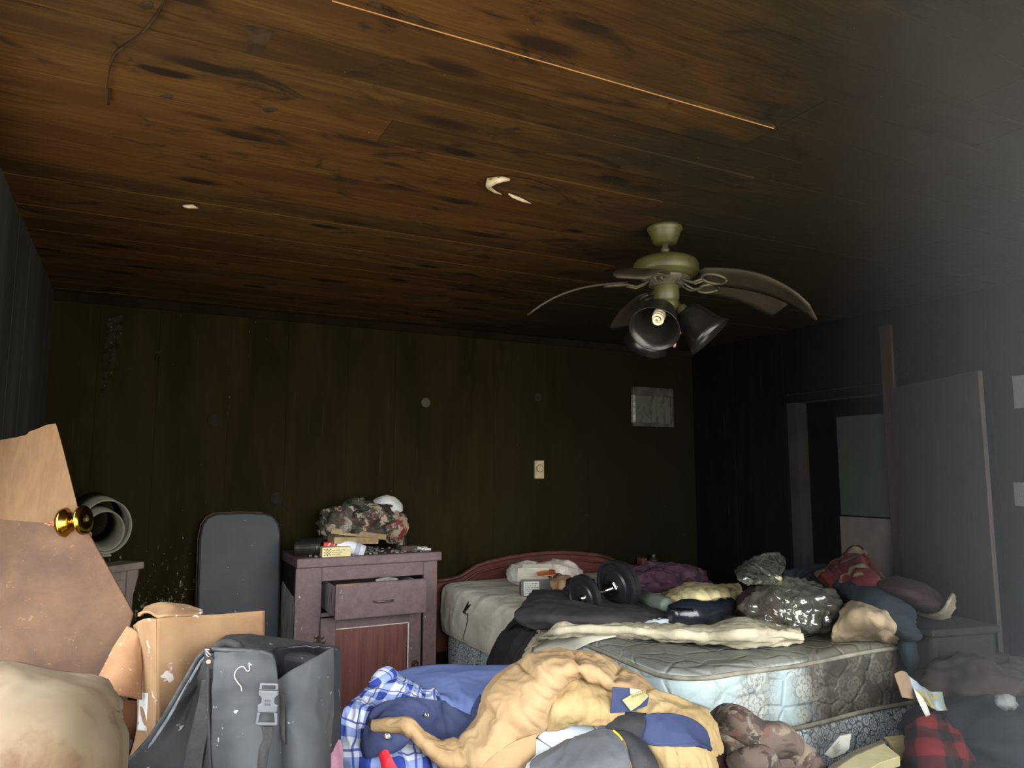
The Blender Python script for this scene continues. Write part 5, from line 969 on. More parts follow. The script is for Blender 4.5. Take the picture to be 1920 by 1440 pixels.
# pillow, bottom left
M_pil = gm('soiled_cream_pillow', hx(200, 178, 142), hx(182, 152, 116), 3.5, .9, None, None, (hx(158, 118, 84), 3.4, .50, .66), crk=(4, .3, .015))
pw = cloth('pillow', [[(-0.3837,2.2077,0.905),(-0.2994,2.1855,0.918),(-0.2094,2.1399,0.9155),(-0.1189,2.0953,0.903),(-0.0674,2.0462,0.9037),(-0.0437,2.0131,0.8924)],[(-0.3657,2.062,0.9107),(-0.2701,1.9879,0.9305),(-0.1861,1.9218,0.9342),(-0.105,1.8817,0.9252),(-0.0503,1.9021,0.9015),(-0.0243,1.9619,0.8625)],[(-0.3394,1.94,0.8766),(-0.2427,1.8186,0.9079),(-0.166,1.7559,0.9147),(-0.0938,1.7432,0.9027),(-0.0398,1.8106,0.8696),(-0.0138,1.9281,0.8218)],[(-0.3241,1.8831,0.821),(-0.2283,1.7513,0.8489),(-0.1548,1.69,0.8569),(-0.0858,1.6785,0.8489),(-0.0299,1.7684,0.809),(-0.0076,1.911,0.7571)],[(-0.3217,1.9051,0.7329),(-0.2267,1.7863,0.7503),(-0.1522,1.7244,0.7596),(-0.0821,1.7125,0.7503),(-0.0305,1.804,0.7147),(-0.008,1.9086,0.692)],[(-0.327,2.0091,0.6521),(-0.2405,1.9185,0.6607),(-0.162,1.8664,0.6656),(-0.0856,1.8394,0.6607),(-0.0341,1.8714,0.6472),(-0.0125,1.9418,0.6307)]], M_pil, None, nu=90, nv=80, wr=((.010, 3, 4, 1.2), (.003, 9, 11, 1.2)), seed=101, thick=.05)
tag(pw, 'stained cream pillow lying in the foreground beneath the broken door', 'pillow')

# black bag with buckle
bg = thing('black_bag', 'black nylon bag with plastic buckle strap and open side pocket', 'bag', (0.2665,2.0412,0.3445))
M_ny = gm('dusty_black_nylon', hx(82, 84, 85), hx(68, 70, 71), 7, .7, None, (hx(180, 180, 178), 40, .68), (hx(120, 121, 120), 5, .55, .75), crk=(5, .35, .015))
M_ny2 = gm('dusty_black_mesh', hx(74, 75, 76), hx(58, 59, 60), 6, .75, None, (hx(190, 188, 184), 30, .665), crk=(9, .6, .02))
M_web = gm('black_webbing', hx(76, 75, 74), hx(60, 59, 58), 30, .8, (.5, 200, .003))
M_blk = gm('grey_buckle_plastic', hx(116, 118, 122), hx(100, 102, 106), 10, .4, None, spec=.5)
cloth('front_panel', [[(0.1985,1.9633,0.9734),(0.2282,1.9367,0.9746),(0.256,1.9168,0.9745),(0.2901,1.8995,0.9732),(0.3206,1.8963,0.9657)],[(0.1967,1.9404,0.9404),(0.2263,1.9077,0.9444),(0.2569,1.8863,0.9457),(0.2935,1.8734,0.9444),(0.3267,1.8743,0.9379)],[(0.1978,1.9365,0.8804),(0.2277,1.8978,0.8864),(0.2603,1.8753,0.8879),(0.2965,1.8627,0.8864),(0.3337,1.8671,0.8804)],[(0.2001,1.932,0.8212),(0.2306,1.8811,0.8312),(0.2627,1.8588,0.8329),(0.2997,1.8458,0.8312),(0.3396,1.8607,0.8212)],[(0.2028,1.9213,0.7645),(0.2333,1.8643,0.7775),(0.2643,1.8367,0.7812),(0.3006,1.83,0.7775),(0.3432,1.8554,0.7627)],[(0.2079,1.9125,0.6844),(0.2373,1.85,0.7013),(0.2678,1.8225,0.7055),(0.3037,1.816,0.7013),(0.3481,1.8527,0.6802)],[(0.2186,1.9457,0.5646),(0.2475,1.895,0.5792),(0.2786,1.8672,0.5841),(0.3151,1.8605,0.5792),(0.3583,1.8863,0.5598)]], M_ny, bg, nu=46, nv=70, wr=((.004, 4, 6, 1.3), (.0015, 14, 14, 1.2)), seed=111, thick=.006)
cloth('side_gusset', [[(0.1855,2.0214,0.9692),(0.1916,2.007,0.9689),(0.1967,1.9818,0.9685),(0.1998,1.9631,0.9696)],[(0.1611,2.0278,0.9299),(0.1788,2.0315,0.9194),(0.1911,2.0026,0.9195),(0.1978,1.947,0.929)],[(0.1373,2.0349,0.8832),(0.1661,2.0567,0.8641),(0.1881,2.0231,0.8621),(0.1984,1.9421,0.8789)],[(0.1077,2.047,0.8217),(0.1475,2.0629,0.8042),(0.1778,2.0132,0.8063),(0.2006,1.9376,0.8195)],[(0.0733,2.0493,0.7671),(0.1253,2.0473,0.7522),(0.1679,2.0033,0.7492),(0.2034,1.9269,0.7627)],[(0.0176,2.0521,0.7052),(0.0904,2.0278,0.6936),(0.1525,1.974,0.6892),(0.2085,1.9181,0.6823)],[(-0.036,2.0913,0.6175),(0.0657,2.041,0.605),(0.1448,1.992,0.5847),(0.2186,1.9457,0.5646)]], M_ny2, bg, nu=46, nv=70, wr=((.012, 8, 3, 1.3), (.003, 18, 12, 1.2)), seed=112, thick=.006)
cloth('side_pocket', [[(0.3323,1.8932,0.9022),(0.3638,1.8855,0.9236),(0.4027,1.8921,0.9376),(0.4354,1.896,0.9521),(0.469,1.9112,0.9634)],[(0.3351,1.8798,0.8649),(0.3672,1.8617,0.8775),(0.4051,1.8644,0.8817),(0.4358,1.8766,0.8847),(0.4734,1.9086,0.8824)],[(0.3395,1.8667,0.8195),(0.3674,1.8403,0.8253),(0.4019,1.84,0.8228),(0.436,1.8572,0.818),(0.4725,1.8962,0.8094)],[(0.3442,1.8608,0.7608),(0.3689,1.8187,0.7701),(0.3986,1.8153,0.7664),(0.4313,1.8393,0.7584),(0.463,1.8869,0.746)],[(0.3491,1.8581,0.6781),(0.3724,1.8165,0.6887),(0.4009,1.8138,0.6844),(0.4303,1.8344,0.6718),(0.4566,1.8804,0.6508)],[(0.3583,1.8863,0.5598),(0.3828,1.8498,0.5695),(0.4093,1.8363,0.5695),(0.439,1.857,0.5549),(0.4654,1.9033,0.5306)]], M_ny, bg, nu=50, nv=60, wr=((.006, 6, 5, 1.3), (.002, 16, 14, 1.2)), seed=113, thick=.006)
cloth('open_lining', [[(0.3119,1.9353,0.961),(0.3518,2.0062,0.955),(0.4022,2.026,0.9524),(0.4456,2.0038,0.9524),(0.4754,1.9427,0.9577)],[(0.3248,1.9548,0.9351),(0.3633,2.0276,0.9202),(0.4096,2.0502,0.9128),(0.452,2.0281,0.9156),(0.4792,1.9556,0.9308)],[(0.3377,1.9669,0.8799),(0.3727,2.0309,0.86),(0.4153,2.0551,0.8542),(0.4549,2.0338,0.8626),(0.4816,1.9603,0.8873)],[(0.3441,1.9607,0.8173),(0.3773,2.0142,0.7981),(0.4175,2.0406,0.7852),(0.4572,2.0204,0.7852),(0.4833,1.9582,0.8116)]], gm('damp_black_lining', hx(40, 40, 44), hx(26, 26, 29), 8, .35, (.5, 40, .01), (hx(190, 190, 190), 26, .66), spec=.5), bg, nu=44, nv=36, wr=((.008, 12, 8, 1.3),), seed=114, thick=.005)
MB().prism([(0.1987,2.108,0.9475),(0.2574,2.0776,0.9502),(0.3377,2.0381,0.9393),(0.4825,1.9674,0.9147),(0.5063,2.014,0.4772),(-0.0111,2.2783,0.4772),(0.029,2.2358,0.6413),(0.0859,2.1958,0.7233),(0.1297,2.1605,0.819),(0.1625,2.1339,0.8928)], .12).obj('back_panel', M_ny2, bg, bevel=.015)
zp = [[(0.3211,1.8809,0.9517),(0.3166,1.887,0.9656),(0.3012,1.8917,0.9725),(0.2555,1.9134,0.9765),(0.222,1.9361,0.9766),(0.198,1.9597,0.9767),(0.1838,1.9997,0.9687),(0.1668,2.017,0.9467),(0.1455,2.028,0.904),(0.1219,2.0349,0.8578),(0.0983,2.0359,0.8138),(0.0686,2.0406,0.7656),(0.0387,2.0436,0.7308),(0.0133,2.049,0.7022),(-0.026,2.0709,0.6469)]][0]
MB().tube(zp, .0065, 7).obj('zipper', gm('zip_coil', hx(40, 41, 43), hx(60, 62, 64), 60, .5), bg, smooth=True)
MB().tube([(x + .006, y, z - .008) for x, y, z in zp[6:]], .005, 6).obj('zipper_tape', gm('zip_tape', hx(120, 122, 124), hx(92, 94, 96), 50, .6), bg, smooth=True)
pc0 = Vector((0.1833,1.9658,0.9708))
M_steel = gm('tarnished_steel', hx(150, 146, 140), hx(110, 106, 100), 20, .3, metal=.9)
zs = MB().box(pc0, (.012, .012, .016), RZ(-30)).obj('zip_slider', M_steel, bg, bevel=.002)
MB().tube([[(0.1793,1.95,0.977),(0.1851,1.9446,0.9701),(0.1887,1.9434,0.9651),(0.1832,1.9465,0.9626),(0.1783,1.948,0.9701)]][0], .0025, 6).obj('pull_ring', M_steel, zs, smooth=True)
tabp = MB().prism([(0.1776,1.9494,0.9626),(0.1911,1.9425,0.9626),(0.1989,1.9409,0.9449),(0.1962,1.944,0.9323),(0.1769,1.9538,0.9323),(0.174,1.9536,0.9449)], .006).obj('pull_tab', gm('black_leather_tab', hx(44, 44, 45), hx(34, 34, 35), 10, .5), bg, bevel=.002)
MB().lathe([(.006, 0), (.005, .003), (.001, .004)], (0.1837,1.9466,0.9515), (0, -1, .2), 12).obj('rivet', gm('copper_rivet', hx(176, 130, 112), hx(150, 104, 88), 10, .4, metal=.4), tabp)
MB().tube([[(0.205,2.0132,0.9561),(0.21,2.0201,0.9694),(0.225,2.023,0.975),(0.2416,2.0145,0.975),(0.2548,1.9971,0.9708),(0.2624,1.9835,0.9587)]][0], .012, 8).obj('carry_handle', M_web, bg, smooth=True)
cloth('webbing_strap', [[(0.1772,1.9719,0.906),(0.1857,1.9615,0.9087),(0.1954,1.9507,0.9101)],[(0.1706,1.9814,0.8603),(0.1847,1.9652,0.8602),(0.196,1.9457,0.8614)],[(0.1595,1.9838,0.8002),(0.1759,1.9667,0.7979),(0.1918,1.9451,0.797)],[(0.148,1.9804,0.7427),(0.1644,1.9633,0.7408),(0.1824,1.9406,0.7404)],[(0.1393,1.9713,0.676),(0.1586,1.9502,0.6753),(0.1777,1.9292,0.6747)]], M_web, bg, nu=12, nv=40, wr=((.003, 8, 8, 1.2),), seed=115, thick=.005)
# buckle
bc = Vector((0.3082,1.8354,0.8765)); bu = Vector((0.3069,1.8365,0.9154)) - Vector((0.3036,1.8353,0.8103)); bu.normalize(); bn = Vector((-.45, -.88, .12)); bn = (bn - bu * bn.dot(bu)).normalized(); bs_ = bu.cross(bn)
if bs_.dot(rt) < 0: bs_ = -bs_
def bp(a, b, t=0.): return tuple(bc + bs_ * a * .001 + bu * b * .001 + bn * t * .001)
buk = MB().prism([bp(a, b, 12) for a, b in ((-22, -24), (22, -24), (23, -8), (15, -4), (15, 8), (22, 14), (22, 24), (-22, 24), (-22, 14), (-15, 8), (-15, -4), (-23, -8))], .010, tuple(bn)).obj('buckle', M_blk, bg, bevel=.0015)
MB().prism([bp(a, b, 12) for a, b in ((-22, 25), (22, 25), (21, 40), (-21, 40))], .008, tuple(bn)).obj('buckle_bar', M_blk, buk, bevel=.002)
MB().prism([bp(a, b, 14) for a, b in ((-15, 28), (15, 28), (15, 36), (-15, 36))], .006, tuple(bn)).obj('upper_webbing', M_web, buk, bevel=.001)
for s_ in (-1, 1): MB().prism([bp(s_ * a, b, 11) for a, b in ((16, -25), (23, -25), (25, -50), (20, -52), (18, -40))], .006, tuple(bn)).obj('prong', M_blk, buk, bevel=.001)
MB().prism([bp(a, b, 11) for a, b in ((-21, -46), (21, -46), (20, -52), (-20, -52))], .006, tuple(bn)).obj('strap_bar', M_blk, buk, bevel=.001)
em = MB()
for a in (-5, 0, 5):
    for b in (2, -6): em.prism([bp(a - 1.6, b - 2.5, 12.6), bp(a + 1.6, b - 2.5, 12.6), bp(a + 1.6, b + 2.5, 12.6), bp(a - 1.6, b + 2.5, 12.6)], .0008, tuple(bn))
em.obj('embossed_marks', gm('dark_emboss', hx(70, 72, 76), hx(64, 66, 70), 20), buk)
cloth('buckle_strap', [[(0.287,1.8446,0.8217),(0.302,1.8349,0.82),(0.3177,1.8292,0.8193)],[(0.2898,1.8402,0.7935),(0.3023,1.8295,0.7913),(0.3159,1.8269,0.7922)],[(0.2889,1.8278,0.7708),(0.2965,1.8163,0.7687),(0.3072,1.8185,0.7708)],[(0.2806,1.8253,0.7363),(0.2903,1.8125,0.7367),(0.3039,1.8111,0.7371)],[(0.2707,1.8361,0.6774),(0.2841,1.8177,0.6794),(0.3008,1.8147,0.6796)]], M_web, bg, nu=14, nv=36, wr=((.003, 10, 8, 1.2),), seed=116, thick=.004)
cloth('loose_strap', [[(0.3362,1.8541,0.8834),(0.3392,1.8503,0.884),(0.3423,1.8467,0.8821)],[(0.3374,1.8508,0.8363),(0.3411,1.8444,0.8363),(0.3452,1.8401,0.8357)],[(0.3374,1.844,0.8026),(0.3412,1.8377,0.8015),(0.3453,1.8336,0.7998)],[(0.3432,1.8376,0.7777),(0.3451,1.8346,0.7759),(0.3471,1.8316,0.7742)]], M_web, bg, nu=8, nv=24, wr=(), thick=.003)
thd = MB().tube(cr([[(0.2647,1.8665,0.954),(0.2663,1.8661,0.9419),(0.2609,1.8692,0.9395),(0.2525,1.871,0.9496),(0.2436,1.8747,0.9474),(0.2364,1.8797,0.9375),(0.2357,1.8794,0.9258),(0.2424,1.873,0.9146),(0.2491,1.8673,0.9056),(0.2503,1.8645,0.8967)]][0], 50), .001, 6).obj('thread', gm('cream_thread', hx(214, 206, 186), hx(190, 182, 160), 20), smooth=True); tag(thd, 'curled cream thread lying on the black bag front', 'thread')
pk = cloth('pink_cloth', [[(0.5044,2.0786,0.6777),(0.5144,2.0613,0.6842),(0.5299,2.0655,0.6777)],[(0.4909,2.0425,0.6602),(0.5005,2.0134,0.672),(0.5288,2.0352,0.655)],[(0.4753,2.0078,0.6413),(0.4923,1.9758,0.6466),(0.5251,2.0065,0.6305)],[(0.4617,1.9764,0.5903),(0.4853,1.9405,0.599),(0.5225,1.9691,0.5816)]], gm('dusty_pink_towel', hx(168, 122, 138), hx(146, 104, 120), 8, .95, (.5, 120, .004)), nu=24, nv=30, wr=((.008, 16, 5, 1.3),), seed=117, thick=.01)
tag(pk, 'dusty pink towel corner between black bag and plaid shirt', 'towel')

# plaid shirt
M_pl = m_plaid('blue_white_plaid', hx(220, 224, 236), hx(44, 64, 150), hx(112, 138, 206), .07)
ps = thing('plaid_shirt', 'blue and white plaid flannel shirt under the tan coat', 'shirt', (0.7228,2.1508,0.3197))
cloth('shirt_body', [[(0.7447,2.3523,0.7568),(0.7784,2.3582,0.753),(0.8162,2.3421,0.7293),(0.8567,2.3133,0.7051),(0.896,2.2735,0.6841)],[(0.6976,2.3098,0.7471),(0.7325,2.269,0.7496),(0.7792,2.2593,0.7287),(0.8277,2.2486,0.7077),(0.8782,2.237,0.6866)],[(0.6357,2.2536,0.7273),(0.6738,2.2003,0.7271),(0.7298,2.1855,0.7083),(0.7948,2.1894,0.6844),(0.8609,2.2048,0.6553)],[(0.5891,2.2016,0.7027),(0.6318,2.1465,0.6974),(0.6957,2.1281,0.6758),(0.766,2.1301,0.6455),(0.8377,2.1434,0.611)],[(0.5639,2.1641,0.6562),(0.6122,2.1061,0.6522),(0.6738,2.0766,0.6374),(0.7516,2.0743,0.6113),(0.8446,2.0875,0.5801)],[(0.5538,2.1454,0.5814),(0.6092,2.0697,0.5973),(0.6698,2.0279,0.5941),(0.7521,2.022,0.5777),(0.8512,2.0306,0.5574)],[(0.5536,2.1613,0.4634),(0.6185,2.0924,0.4771),(0.6757,2.0394,0.4862),(0.7578,2.0332,0.4725),(0.8705,2.0352,0.4497)]], M_pl, ps, nu=90, nv=100, wr=((.020, 9, 5, 1.4), (.010, 24, 16, 1.2)), seed=121, thick=.006)
softtube('rolled_cuff', [[(0.6888,2.2916,0.7479),(0.7,2.2846,0.7577),(0.7263,2.3044,0.7623),(0.7565,2.3344,0.7613),(0.7845,2.3551,0.753)]][0], [(.012, .012), (.022, .022), (.026, .024), (.024, .022), (.012, .012)], M_pl, ps, n=24, nv=40, wr=((.007, 14, 20, 1.3),), seed=122)
rs = cloth('red_strip', [[(0.6296,2.0127,0.6497),(0.6359,2.005,0.6579),(0.6467,2.002,0.6639)],[(0.6329,1.9925,0.6193),(0.6426,1.9824,0.6317),(0.6556,1.9778,0.6418)],[(0.6382,1.9785,0.5764),(0.6533,1.963,0.5925),(0.6717,1.9577,0.6044)]], gm('bright_red_nylon', hx(214, 46, 58), hx(194, 34, 46), 8, .5), nu=14, nv=24, wr=((.004, 14, 8, 1.3),), thick=.006); tag(rs, 'bright red nylon strip on the plaid shirt', 'strip')
# blue quilt behind the coat
M_bq = gm('soft_blue_nylon', hx(140, 160, 220), hx(124, 144, 208), 4, .75, None, None, crk=(4, .3, .015))
bq = cloth('blue_quilt', [[(0.8597,2.6218,0.6705),(1.0166,2.7482,0.6485),(1.1446,2.74,0.6433),(1.255,2.6836,0.6433),(1.3743,2.6221,0.6474)],[(0.8618,2.4834,0.6823),(0.9865,2.557,0.6705),(1.087,2.5514,0.667),(1.176,2.5054,0.6708),(1.2849,2.4726,0.6692)],[(0.8753,2.3633,0.6834),(0.9525,2.3698,0.6784),(1.0266,2.3544,0.6796),(1.105,2.3368,0.6809),(1.1926,2.3147,0.6805)],[(0.8924,2.2189,0.6831),(0.9269,2.1904,0.6797),(0.9683,2.1702,0.6732),(1.0306,2.1713,0.6801),(1.1039,2.1796,0.676)],[(0.8874,2.1614,0.6253),(0.9106,2.1259,0.6323),(0.9475,2.1071,0.6323),(0.9982,2.1026,0.6413),(1.062,2.1149,0.6439)]], M_bq, None, nu=70, nv=60, wr=((.007, 5, 5, 1.3), (.002, 14, 14, 1.2)), seed=125, thick=.025)
tag(bq, 'plain blue nylon quilt spread in front of the bed', 'quilt')

# tan quilted coat
M_tan = gm('soiled_tan_quilting', hx(206, 168, 126), hx(192, 150, 108), 5, .85, None, None, (hx(170, 120, 88), 3.2, .56, .78), crk=(5, .4, .02))
M_tan2 = gm('yellowed_tan_quilting', hx(210, 176, 128), hx(196, 158, 110), 5, .85, None, None, (hx(184, 132, 90), 4, .56, .78), crk=(5, .4, .02))
M_navy = gm('navy_coat_lining', hx(84, 96, 140), hx(68, 80, 122), 5, .75, None, (hx(170, 174, 186), 24, .68), crk=(9, .5, .02))
ct = thing('tan_coat', 'large tan quilted coat with navy lining crumpled over the pile', 'coat', (1.1429,1.9362,0.3197))
W_t = ((.012, 7, 6, 1.6), (.0065, 11, 17, 1.3))
coat_rows = [[(0.624,2.0686,0.7179),(0.6207,2.0621,0.7119),(0.6205,2.0609,0.7038),(0.6229,2.0631,0.6959),(0.6282,2.0704,0.6887)],[(0.6651,2.0355,0.7242),(0.6606,2.0213,0.7205),(0.6594,2.0172,0.7136),(0.6609,2.0211,0.7039),(0.6678,2.0327,0.6925)],[(0.7198,2.0426,0.7156),(0.7041,1.9932,0.7222),(0.6989,1.9736,0.719),(0.7025,1.979,0.7073),(0.7167,2.0142,0.6864)],[(0.7566,2.0295,0.6728),(0.7399,1.9803,0.6819),(0.7342,1.9608,0.6806),(0.7392,1.9655,0.6687),(0.7567,1.9992,0.6457)],[(0.8203,2.0364,0.6323),(0.7959,1.9795,0.6428),(0.7848,1.9515,0.6411),(0.7842,1.9419,0.6307),(0.7981,1.9606,0.6071)],[(0.8758,2.0288,0.646),(0.8518,1.9616,0.6478),(0.8426,1.922,0.6411),(0.8425,1.9072,0.6255),(0.8537,1.9108,0.5979)],[(0.9294,2.0409,0.6886),(0.9094,1.9499,0.6846),(0.9072,1.8969,0.6661),(0.9159,1.8619,0.6417),(0.9398,1.8554,0.5991)],[(0.9589,2.0646,0.7365),(0.9416,1.9486,0.7402),(0.9491,1.89,0.7271),(0.9733,1.8576,0.7078),(1.0171,1.8623,0.6747)],[(1.0053,2.081,0.7754),(0.9803,1.9456,0.7834),(0.9839,1.8775,0.7719),(1.0082,1.8455,0.7492),(1.0592,1.8588,0.7087)],[(1.0705,2.0883,0.8097),(1.037,1.9454,0.8219),(1.0318,1.8695,0.8174),(1.0492,1.8404,0.7997),(1.0926,1.8565,0.7671)],[(1.1391,2.084,0.8332),(1.0951,1.9579,0.8452),(1.0744,1.8778,0.8463),(1.0785,1.8433,0.8351),(1.1142,1.8629,0.8059)],[(1.2104,2.0579,0.8407),(1.1606,1.9579,0.8485),(1.1273,1.8841,0.8504),(1.1176,1.8447,0.8445),(1.1485,1.8668,0.8153)],[(1.283,2.0331,0.8332),(1.2312,1.9453,0.8419),(1.1916,1.8744,0.8467),(1.174,1.8388,0.8421),(1.1946,1.8545,0.8155)],[(1.3405,2.006,0.8166),(1.2863,1.931,0.8234),(1.2394,1.8637,0.8287),(1.2184,1.8298,0.8243),(1.2308,1.838,0.8003)],[(1.3914,1.9727,0.786),(1.3307,1.9009,0.7942),(1.2838,1.845,0.7995),(1.2578,1.8133,0.7971),(1.2648,1.8239,0.776)],[(1.4323,1.9321,0.7651),(1.3772,1.8689,0.7716),(1.3301,1.8131,0.7762),(1.3108,1.7899,0.7699),(1.3243,1.8089,0.7456)],[(1.4719,1.895,0.7219),(1.4119,1.8332,0.7365),(1.3747,1.7953,0.7395),(1.3597,1.7811,0.7335),(1.367,1.7912,0.7151)]]
def coat_pleats(a, b, G):
    L = b.max(); d = np.zeros(len(b))
    for f in (.30, .45, .60, .74, .87): d -= .011 * np.exp(-((b - f * L) / .014) ** 2)
    return d
CW = dict(wr=W_t + ((.0025, 30, 34, 1.1),), seed=131, extra=coat_pleats, edge=.35, mask=lambda a, b: np.clip(.12 + b / b.max() / .22, 0, 1))
cloth('quilted_back', coat_rows, M_tan, ct, nu=100, nv=400, thick=.012, **CW)
Vq, _, _ = surf(coat_rows, 100, 400, **CW)
M_seam = gm('pale_seam', hx(214, 184, 148), hx(196, 164, 124), 30)
for f in (.30, .45, .60, .74, .87):
    k = int(round(f * 399)) ; MB().tube([tuple(p) for p in Vq[k * 100 + 2:(k + 1) * 100 - 2:3]], .0032, 5).obj('seam', M_seam, ct, smooth=True)
cloth('front_panel', [[(1.0993,1.8976,0.7729),(1.1406,1.895,0.8036),(1.1977,1.8992,0.8075),(1.2525,1.8841,0.7954),(1.2906,1.8446,0.7764)],[(1.0724,1.8695,0.7478),(1.108,1.8473,0.7775),(1.1638,1.8408,0.7819),(1.2241,1.8342,0.7699),(1.2751,1.8102,0.7548)],[(1.0583,1.8571,0.7248),(1.0849,1.8181,0.746),(1.1466,1.809,0.7468),(1.2026,1.7925,0.7407),(1.2589,1.7752,0.7404)],[(1.0623,1.8706,0.6935),(1.1015,1.8492,0.7038),(1.1513,1.8227,0.7112),(1.2072,1.795,0.7053),(1.2535,1.7811,0.7167)]], M_tan2, ct, nu=90, nv=80, wr=((.007, 7, 7, 1.3), (.005, 20, 14, 1.2), (.0025, 44, 30, 1.1)), seed=132, thick=.012)
cloth('lower_hem', [[(0.8509,1.9048,0.6113),(0.8992,1.87,0.6445),(0.9577,1.8588,0.6741),(1.0204,1.859,0.6864)],[(0.8417,1.8974,0.575),(0.8921,1.8551,0.6143),(0.9502,1.8443,0.6417),(1.0059,1.8479,0.656)],[(0.844,1.9019,0.5327),(0.8944,1.8595,0.5722),(0.9487,1.8508,0.5991),(0.9977,1.8575,0.6157)],[(0.8471,1.9079,0.4763),(0.8961,1.8791,0.5045),(0.9437,1.8629,0.5283),(0.9861,1.873,0.5438)]], M_tan, ct, nu=50, nv=44, wr=W_t, seed=133, thick=.012)
cloth('navy_lining', [[(0.6189,2.1215,0.6806),(0.6414,2.1278,0.7158),(0.6788,2.1286,0.7366),(0.7436,2.1171,0.7441),(0.8236,2.1111,0.7364),(0.8594,2.1289,0.7209),(0.8947,2.1142,0.6956),(0.9368,2.107,0.6734),(0.958,2.1158,0.6956),(0.9837,2.1219,0.7215)],[(0.6238,2.1071,0.6841),(0.6454,2.1094,0.7117),(0.6811,2.1056,0.7308),(0.7416,2.0969,0.7335),(0.8172,2.1065,0.7116),(0.8536,2.1134,0.6896),(0.8885,2.0987,0.6662),(0.9225,2.0824,0.6584),(0.9465,2.0899,0.6799),(0.9673,2.0863,0.7114)],[(0.632,2.1034,0.6811),(0.6491,2.091,0.7078),(0.6835,2.0832,0.7193),(0.7414,2.0772,0.7128),(0.8037,2.0957,0.6751),(0.8457,2.1006,0.6466),(0.8821,2.0829,0.6404),(0.9053,2.0584,0.6501),(0.9276,2.0555,0.6714),(0.9555,2.0718,0.6957)],[(0.6401,2.0996,0.6782),(0.6546,2.0781,0.6994),(0.6893,2.0713,0.7019),(0.7356,2.0598,0.6955),(0.7792,2.0554,0.6472),(0.8288,2.0572,0.6128),(0.8769,2.0542,0.6205),(0.9002,2.0391,0.6449),(0.9224,2.0362,0.6659),(0.9478,2.0548,0.6835)]], M_navy, ct, nu=100, nv=44, wr=((.007, 10, 8, 1.4), (.003, 24, 18, 1.2)), seed=134, thick=.012)
cloth('navy_placket', [[(0.6233,2.0866,0.7129),(0.6194,2.0619,0.7009),(0.6242,2.0375,0.6963),(0.6611,2.0072,0.697),(0.7087,1.9833,0.6941)],[(0.6042,2.0708,0.6922),(0.6071,2.0485,0.679),(0.6235,2.0236,0.6759),(0.659,1.9996,0.6777),(0.7024,1.9821,0.6845)],[(0.5992,2.0661,0.6624),(0.6029,2.0423,0.6569),(0.6257,2.0196,0.6549),(0.6557,1.9976,0.6625),(0.6866,1.9921,0.6702)],[(0.6017,2.0571,0.6359),(0.6052,2.0383,0.6359),(0.6239,2.0224,0.6407),(0.6498,2.0018,0.654),(0.6729,2.0003,0.6616)]], M_navy, ct, nu=44, nv=30, wr=((.004, 9, 7, 1.3),), seed=135, thick=.01)
MB().lathe([(.0085, 0), (.0085, .003), (.006, .004), (.005, .002), (.001, .002)], (0.6417,1.9886,0.6987), (-.35, -.9, .2), 16).obj('snap_button', M_steel, ct)
MB().lathe([(.0065, 0), (.0065, .003), (.004, .004), (.001, .002)], (0.7847,2.0725,0.7094), (-.35, -.9, .3), 14).obj('snap_button', M_steel, ct)
# right sleeve
cloth('sleeve', [[(1.3345,1.815,0.7456),(1.3815,1.801,0.7548),(1.4534,1.8012,0.7333),(1.5149,1.7848,0.7051),(1.559,1.7669,0.6706),(1.5705,1.7463,0.612),(1.5545,1.7232,0.5923)],[(1.3105,1.783,0.7383),(1.3483,1.7514,0.746),(1.4041,1.7366,0.7278),(1.4608,1.7222,0.7034),(1.5021,1.717,0.6698),(1.5166,1.7043,0.6249),(1.5162,1.6963,0.6015)],[(1.2933,1.7606,0.7182),(1.3244,1.7217,0.7204),(1.3657,1.6905,0.7121),(1.4182,1.6778,0.691),(1.46,1.6832,0.6604),(1.4775,1.6782,0.6307),(1.4841,1.678,0.607)],[(1.2831,1.7482,0.6808),(1.3075,1.7014,0.6841),(1.3481,1.6704,0.6762),(1.3898,1.6502,0.6675),(1.4304,1.6546,0.6486),(1.4516,1.658,0.6273),(1.4677,1.6643,0.603)],[(1.2791,1.7316,0.6515),(1.295,1.6771,0.6592),(1.3346,1.646,0.6558),(1.3756,1.6259,0.6502),(1.4183,1.6289,0.634),(1.4515,1.6375,0.6118),(1.4747,1.6516,0.5864)],[(1.2881,1.7091,0.6157),(1.3007,1.6565,0.623),(1.3359,1.6274,0.6213),(1.3715,1.61,0.6157),(1.4138,1.6128,0.602),(1.4539,1.6291,0.5812),(1.4769,1.6426,0.5614)],[(1.2992,1.7032,0.5337),(1.3117,1.6622,0.5383),(1.343,1.6351,0.5371),(1.3758,1.6184,0.5371),(1.4178,1.6207,0.5283),(1.4502,1.6279,0.5194),(1.4799,1.6485,0.5061)]], M_tan2, ct, nu=110, nv=110, wr=((.008, 9, 7, 1.4), (.006, 22, 18, 1.2), (.0025, 44, 30, 1.1)), seed=136, thick=.012)
